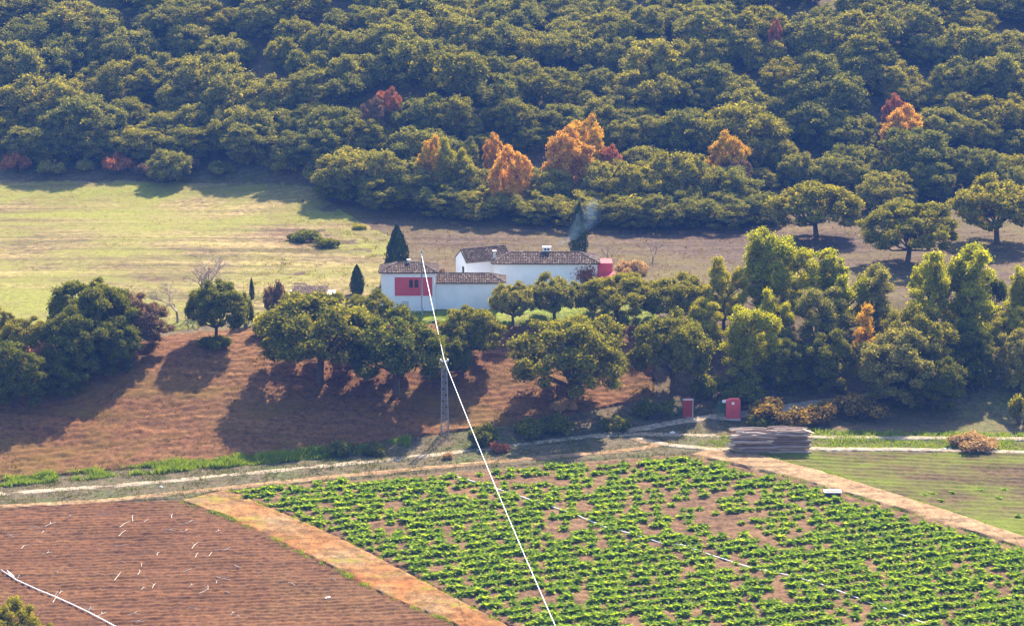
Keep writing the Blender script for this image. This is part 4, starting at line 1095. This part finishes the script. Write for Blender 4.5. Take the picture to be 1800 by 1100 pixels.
for ri, (key, ss) in enumerate(sorted(rows.items())):
    ss.sort(key=lambda s_: s_[1])
    for i, (r_i, x, y, px, py, size, v, a) in enumerate(ss):
        o = obj('crop_plant', CPM[v], None, None, (x, y, float(hgt(x, y)) + 0.08)); o.rotation_euler = (0, 0, a); o.scale = (size * 1.85, size * 1.85, size * 1.6)
        tag(o, 'leafy crop plant, %s from left in the %s row from the bottom' % (nth(i + 1), nth(ri + 1)), 'plant', 'nearest crop plants')
VV, FF, n0 = [], [], 0
for s_ in spots:
    if id(s_) in single: continue
    r_i, x, y, px, py, size, v, a = s_
    V, Fq = CP[v]; c, sn = math.cos(a) * size * 1.85, math.sin(a) * size * 1.85
    W_ = np.stack([V[:, 0] * c - V[:, 1] * sn + x, V[:, 0] * sn + V[:, 1] * c + y, V[:, 2] * size * 1.6 + float(hgt(x, y)) + 0.08], 1)
    VV.append(W_); FF.append(Fq + n0); n0 += len(V)
tag(obj('crop_plants', mesh('crop_plants', np.concatenate(VV), np.concatenate(FF), M['crop'])), 'rows of leafy green crop plants filling the far part of the field', 'crop', kind='stuff')
print('crop plants', len(spots), len(inview))

# ------------------------------------------------------------------ grass, stubble and weeds (nobody could count them)
def tufts(name, pts, h, w, mat, label, blades=4, seed=1, lean=0.4):
    g = np.random.default_rng(seed); P = np.repeat(np.asarray(pts), blades, 0); n = len(P)
    z = hgt(P[:, 0], P[:, 1]) + 0.05
    a = g.uniform(0, 6.283, n); hh = h * g.uniform(0.45, 1.3, n) * (0.35 + 1.3 * vnoise(P[:, 0], P[:, 1], 1.6, 50)); ww = w * g.uniform(0.6, 1.3, n)
    off = g.normal(0, w * 1.5, (n, 2))
    B = np.stack([P[:, 0] + off[:, 0], P[:, 1] + off[:, 1], z], 1)
    sd = np.stack([np.cos(a), np.sin(a), 0 * a], 1) * ww[:, None]
    tip = np.stack([g.normal(0, lean, n) * hh, g.normal(0, lean, n) * hh, hh], 1)
    V = np.stack([B - sd, B + sd, B + tip], 1).reshape(-1, 3)
    return tag(obj(name, mesh(name, V, np.arange(n * 3).reshape(n, 3), M[mat])), label, name.replace('_', ' '), kind='stuff')
def in_patch(p, n, g, vlo=0.0, vhi=1.0, ulo=0.0, uhi=1.0):
    return p.xy(g.uniform(ulo, uhi, n), g.uniform(vlo, vhi, n))
g = np.random.default_rng(23)
tufts('bank_grass', in_patch(bank, 10000, g), 0.28, 0.055, 'darkgrass', 'rough dark grass on the verge along the track', 3, 31)
vg = Patch([(-250, 876), (0, 858), (200, 840), (370, 826), (560, 808), (720, 788)], [(-250, 858), (0, 843), (200, 823), (370, 809), (560, 792), (720, 772)])
pv_ = in_patch(vg, 8000, g)
tufts('verge_weeds', pv_[vnoise(pv_[:, 0], pv_[:, 1], 2.2, 40) > 0.35 + 0.25 * g.random(len(pv_))], 0.55, 0.08, 'grass', 'bright green weeds along the foot of the brown slope', 5, 32)
tufts('stubble', in_patch(slope, 38000, g), 0.18, 0.055, 'stubble', 'short pale stubble over the brown slope field', 3, 33)
tufts('yard_grass_blades', in_patch(yard, 3500, g), 0.28, 0.06, 'grass', 'bright green grass below the farmhouse walls', 4, 34)
p1 = in_patch(rightfield, 11000, g, 0.22, 1.0)
tufts('seedlings', p1[vnoise(p1[:, 0], p1[:, 1], 7.0, 12) > 0.40], 0.16, 0.05, 'grass', 'thin green seedlings over the right-hand field', 3, 35)
vr = Patch([(1230, 792), (1420, 789), (1600, 790), (1800, 795), (2000, 800)], [(1230, 772), (1420, 756), (1600, 760), (1800, 762), (2000, 766)])
tufts('roadside_grass', in_patch(vr, 5000, g), 0.30, 0.06, 'grass', 'bright green grass between the two tracks at right', 4, 36)
pe = np.concatenate([in_patch(strip, 1600, g, -0.04, 0.10), in_patch(strip, 1600, g, 0.90, 1.05), in_patch(path, 1500, g, -0.06, 0.12), in_patch(path, 1500, g, 0.88, 1.08)])
tufts('edge_weeds', pe[vnoise(pe[:, 0], pe[:, 1], 2.0, 61) > 0.45], 0.28, 0.06, 'grass', 'thin weeds along the edges of the dirt strip and field path', 4, 62)
p2 = in_patch(strip, 9000, g, 0.0, 1.0)
tufts('strip_grass', p2[vnoise(p2[:, 0], p2[:, 1], 5.0, 14) > 0.58], 0.15, 0.06, 'stubble', 'yellowed grass patches on the dirt strip', 4, 37)
M['meadowblade'] = leafmat('meadow_blade', [(0.12, 0.13, 0.02), (0.20, 0.20, 0.03), (0.30, 0.27, 0.05)], 0.4, (1.1, 1.05, 0.7), var=0.0)
tufts('meadow_grass', in_patch(meadow, 30000, g), 0.22, 0.07, 'meadowblade', 'short yellow-green grass over the meadow', 2, 38)
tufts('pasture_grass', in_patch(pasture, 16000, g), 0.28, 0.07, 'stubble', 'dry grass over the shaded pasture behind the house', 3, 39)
for px, py, w, lab in [(1325, 798, 0, 0)][:0]: pass
SEEDW = [(1465, 868), (1480, 862), (1420, 872), (1430, 868), (1675, 868), (1640, 870), (1625, 872), (1722, 864), (1755, 878), (1790, 910), (1655, 882), (1765, 863)]
for i, (px, py) in enumerate(SEEDW[4:]):
    p = at(px, py); o = obj('crop_plant', CPM[i % 6], None, None, (p.x, p.y, p.z + 0.1)); o.scale = (1.3, 1.3, 0.7)
    tag(o, 'stray green weed clump, %s from left on the right-hand seedling field' % nth(sorted(range(8), key=lambda k: SEEDW[4:][k][0]).index(i) + 1), 'plant', 'stray weeds on the seedling field')

# ------------------------------------------------------------------ pipes, stalks, stones, trough
def pipe(name, pts, rad, label, risers=(), mat='pipe'):
    w = [at(*p) for p in pts]; w = [Vector((p.x, p.y, p.z + 0.30)) for p in w]
    r = empty(name, w[0]); tag(r, label, 'pipe')
    m = MB(); m.tube([p - w[0] for p in w], rad, 6); m.build('tube', M[mat], r, True)
    for i in risers:
        q = w[i] - w[0]; m = MB(); m.tube([q, q + Vector((0.10, 0, 0.25)), q + Vector((0.25, 0.1, 0.5))], 0.045, 5); m.build('sprinkler_riser', M['pipe'], r)
pipe('irrigation_pipe', [(2, 1006), (30, 1024), (65, 1040), (97, 1053), (130, 1068), (155, 1080), (180, 1093), (215, 1112)], 0.055, 'white irrigation pipe lying across the lower left ploughed field', (1, 3, 5))
pipe('irrigation_pipe', [(20, 1018), (12, 1006), (25, 1018)], 0.05, 'short white pipe end folded back at the left picture edge')
pipe('irrigation_pipe', [(790, 838), (832, 850), (870, 862), (950, 888), (1010, 908), (1062, 930), (1110, 942), (1160, 958), (1200, 962), (1250, 980), (1320, 1002), (1380, 1014), (1440, 1030), (1480, 1045), (1540, 1068), (1620, 1098), (1660, 1112)], 0.055, 'long pale irrigation pipe running diagonally through the green crop')
STALKS = [(545,530),(900,535),(695,547),(655,578),(185,600),(225,620),(640,625),(965,612),(990,575),(880,612),(1140,615),(50,640),(135,695),(632,688),(1020,690),(1030,740),(1175,712),(1075,745),(1100,735),(830,733),(245,730),(640,778),(740,790),(980,820),(725,830),(615,850),(298,828),(1245,800),(1170,862),(1130,880),(1525,890),(750,915),(805,900),(1000,900),(1060,920),(1190,935),(320,935),(990,1018),(1020,1020),(700,1050),(720,1085),(1215,1045),(1242,1060),(1740,865),(1480,790),(290,970),(465,1025),(530,1050),(365,540),(265,580),(765,560)]
STALKS.sort(key=lambda p: (p[1] // 110, p[0]))
cnt = {}
g = np.random.default_rng(44)
for (sx, sy) in STALKS:
    px, py = sx / 2.973, 730 + sy / 2.973
    p = at(px, py); Ln = g.uniform(0.35, 1.5) if g.random() < 0.75 else g.uniform(1.5, 2.3); a = g.uniform(-0.9, 1.9)
    band = sy // 110; cnt[band] = cnt.get(band, 0) + 1
    r = empty('dry_stalk', (p.x, p.y, p.z + 0.22), a)
    tag(r, 'pale dry stalk on ploughed soil, %s from left in the %s band down' % (nth(cnt[band]), nth(band - 3)), 'stalk', 'dry stalks on the ploughed field')
    m = MB(); b1 = g.normal(0, 0.12) * Ln
    m.tube([(-Ln / 2, 0, 0.0), (0, b1, 0.10), (Ln / 2, b1 * 0.3, 0.06)], [0.032, 0.026, 0.014], 5); m.build('stem', M['stalk'], r)
    if g.random() < 0.6:
        m = MB(); m.tube([(0, b1, 0.10), (Ln * 0.25, b1 + 0.25 * Ln, 0.16)], [0.03, 0.015], 4); m.build('side_shoot', M['stalk'], r)
def stone(px, py, r, label, sq=(1, 1, 0.7)):
    g = np.random.default_rng(int(px * 7 + py)); p = at(px, py); n, k = 8, 6; V = []
    for i in range(k):
        th = math.pi * i / (k - 1)
        for j in range(n):
            ph = 2 * math.pi * j / n; q = r * g.uniform(0.78, 1.15)
            V.append((q * math.sin(th) * math.cos(ph) * sq[0], q * math.sin(th) * math.sin(ph) * sq[1], q * math.cos(th) * sq[2]))
    Fq = [(i * n + j, i * n + (j + 1) % n, (i + 1) * n + (j + 1) % n, (i + 1) * n + j) for i in range(k - 1) for j in range(n)]
    o = obj('stone', mesh('stone', V, Fq, M['stone'], False), None, None, (p.x, p.y, p.z + r * 0.45)); tag(o, label, 'stone')
stone(577, 1053, 0.30, 'pale stone on the ploughed field near the dirt strip')
stone(1660, 792, 0.32, 'pale stone left of two beside the far track')
stone(1669, 790, 0.26, 'pale stone right of two beside the far track')
stone(283, 858, 0.30, 'pale stone on the verge below the track')
stone(1182, 763, 0.35, 'pale stone at the road fork'); stone(1171, 765, 0.25, 'smaller pale stone at the road fork')
stone(1548, 697, 0.35, 'pale stone beside the gate road')
tp = at(1463, 873); r = empty('water_trough', (tp.x, tp.y, tp.z + 0.1)); tag(r, 'white-rimmed dark trough at the edge of the crop', 'trough')
m = MB(); m.box(-0.85, 0.85, -0.4, 0.4, 0, 0.5); m.build('basin', M['darkiron'], r)
m = MB()
for (a, b, c, d) in ((-0.95, 0.95, -0.5, -0.36), (-0.95, 0.95, 0.36, 0.5), (-0.95, -0.8, -0.36, 0.36), (0.8, 0.95, -0.36, 0.36)): m.box(a, b, c, d, 0.503, 0.60)
m.build('rim', M['pipe'], r)

# ------------------------------------------------------------------ chimney smoke
sm = MB(); sp_ = [CHIM + Vector(q) for q in ((0.3, 0, 0), (1.6, 0.6, 0.35), (3.2, 1.6, 1.3), (5.2, 3.2, 3.0), (7.6, 5.0, 4.6), (9.5, 6.5, 5.2))]
sm.tube([q - CHIM for q in sp_], [0.18, 0.45, 0.9, 1.5, 2.0, 1.2], 10)
smoke = sm.build('smoke', None, None, True, CHIM)
ts = bpy.data.materials.new('smoke_mat'); ts.use_nodes = True; tn = ts.node_tree.nodes; tn.clear()
so = tn.new('ShaderNodeOutputMaterial'); pv = tn.new('ShaderNodeVolumePrincipled'); nz = tn.new('ShaderNodeTexNoise'); tc = tn.new('ShaderNodeTexCoord'); cr = tn.new('ShaderNodeValToRGB')
nz.inputs['Scale'].default_value = 0.55; nz.inputs['Detail'].default_value = 3
cr.color_ramp.elements[0].position = 0.42; cr.color_ramp.elements[1].position = 0.75
mu = tn.new('ShaderNodeMath'); mu.operation = 'MULTIPLY'; mu.inputs[1].default_value = 0.17
sx = tn.new('ShaderNodeSeparateXYZ'); mr = tn.new('ShaderNodeMapRange'); mf = tn.new('ShaderNodeMath'); mf.operation = 'MULTIPLY'
mr.inputs['From Min'].default_value = 2.0; mr.inputs['From Max'].default_value = 8.0; mr.inputs['To Min'].default_value = 1.0; mr.inputs['To Max'].default_value = 0.0
pv.inputs['Color'].default_value = (0.42, 0.66, 1.0, 1); pv.inputs['Anisotropy'].default_value = 0.2
lk = ts.node_tree.links
lk.new(tc.outputs['Object'], nz.inputs['Vector']); lk.new(nz.outputs['Fac'], cr.inputs[0]); lk.new(cr.outputs[0], mu.inputs[0]); lk.new(tc.outputs['Object'], sx.inputs[0]); lk.new(sx.outputs['X'], mr.inputs['Value']); lk.new(mu.outputs[0], mf.inputs[0]); lk.new(mr.outputs[0], mf.inputs[1]); lk.new(mf.outputs[0], pv.inputs['Density']); lk.new(pv.outputs[0], so.inputs['Volume'])
smoke.data.materials.clear(); smoke.data.materials.append(ts)
tag(smoke, 'thin blue smoke drifting right from the white chimney', 'smoke', kind='stuff')

# ------------------------------------------------------------------ haze
HAZE = 0.00016
m = MB(); m.box(-660, 660, -280, 960, -1.2, 135)
hz = m.build('haze', None)
hm = bpy.data.materials.new('haze_mat'); hm.use_nodes = True; hn = hm.node_tree.nodes; hn.clear()
ho = hn.new('ShaderNodeOutputMaterial'); hv = hn.new('ShaderNodeVolumePrincipled')
hv.inputs['Color'].default_value = (0.12, 0.32, 1.0, 1); hv.inputs['Density'].default_value = HAZE; hv.inputs['Anisotropy'].default_value = 0.0
hm.node_tree.links.new(hv.outputs[0], ho.inputs['Volume'])
hz.data.materials.clear(); hz.data.materials.append(hm)
tag(hz, 'pale blue haze in the air over the valley', 'haze', kind='stuff')
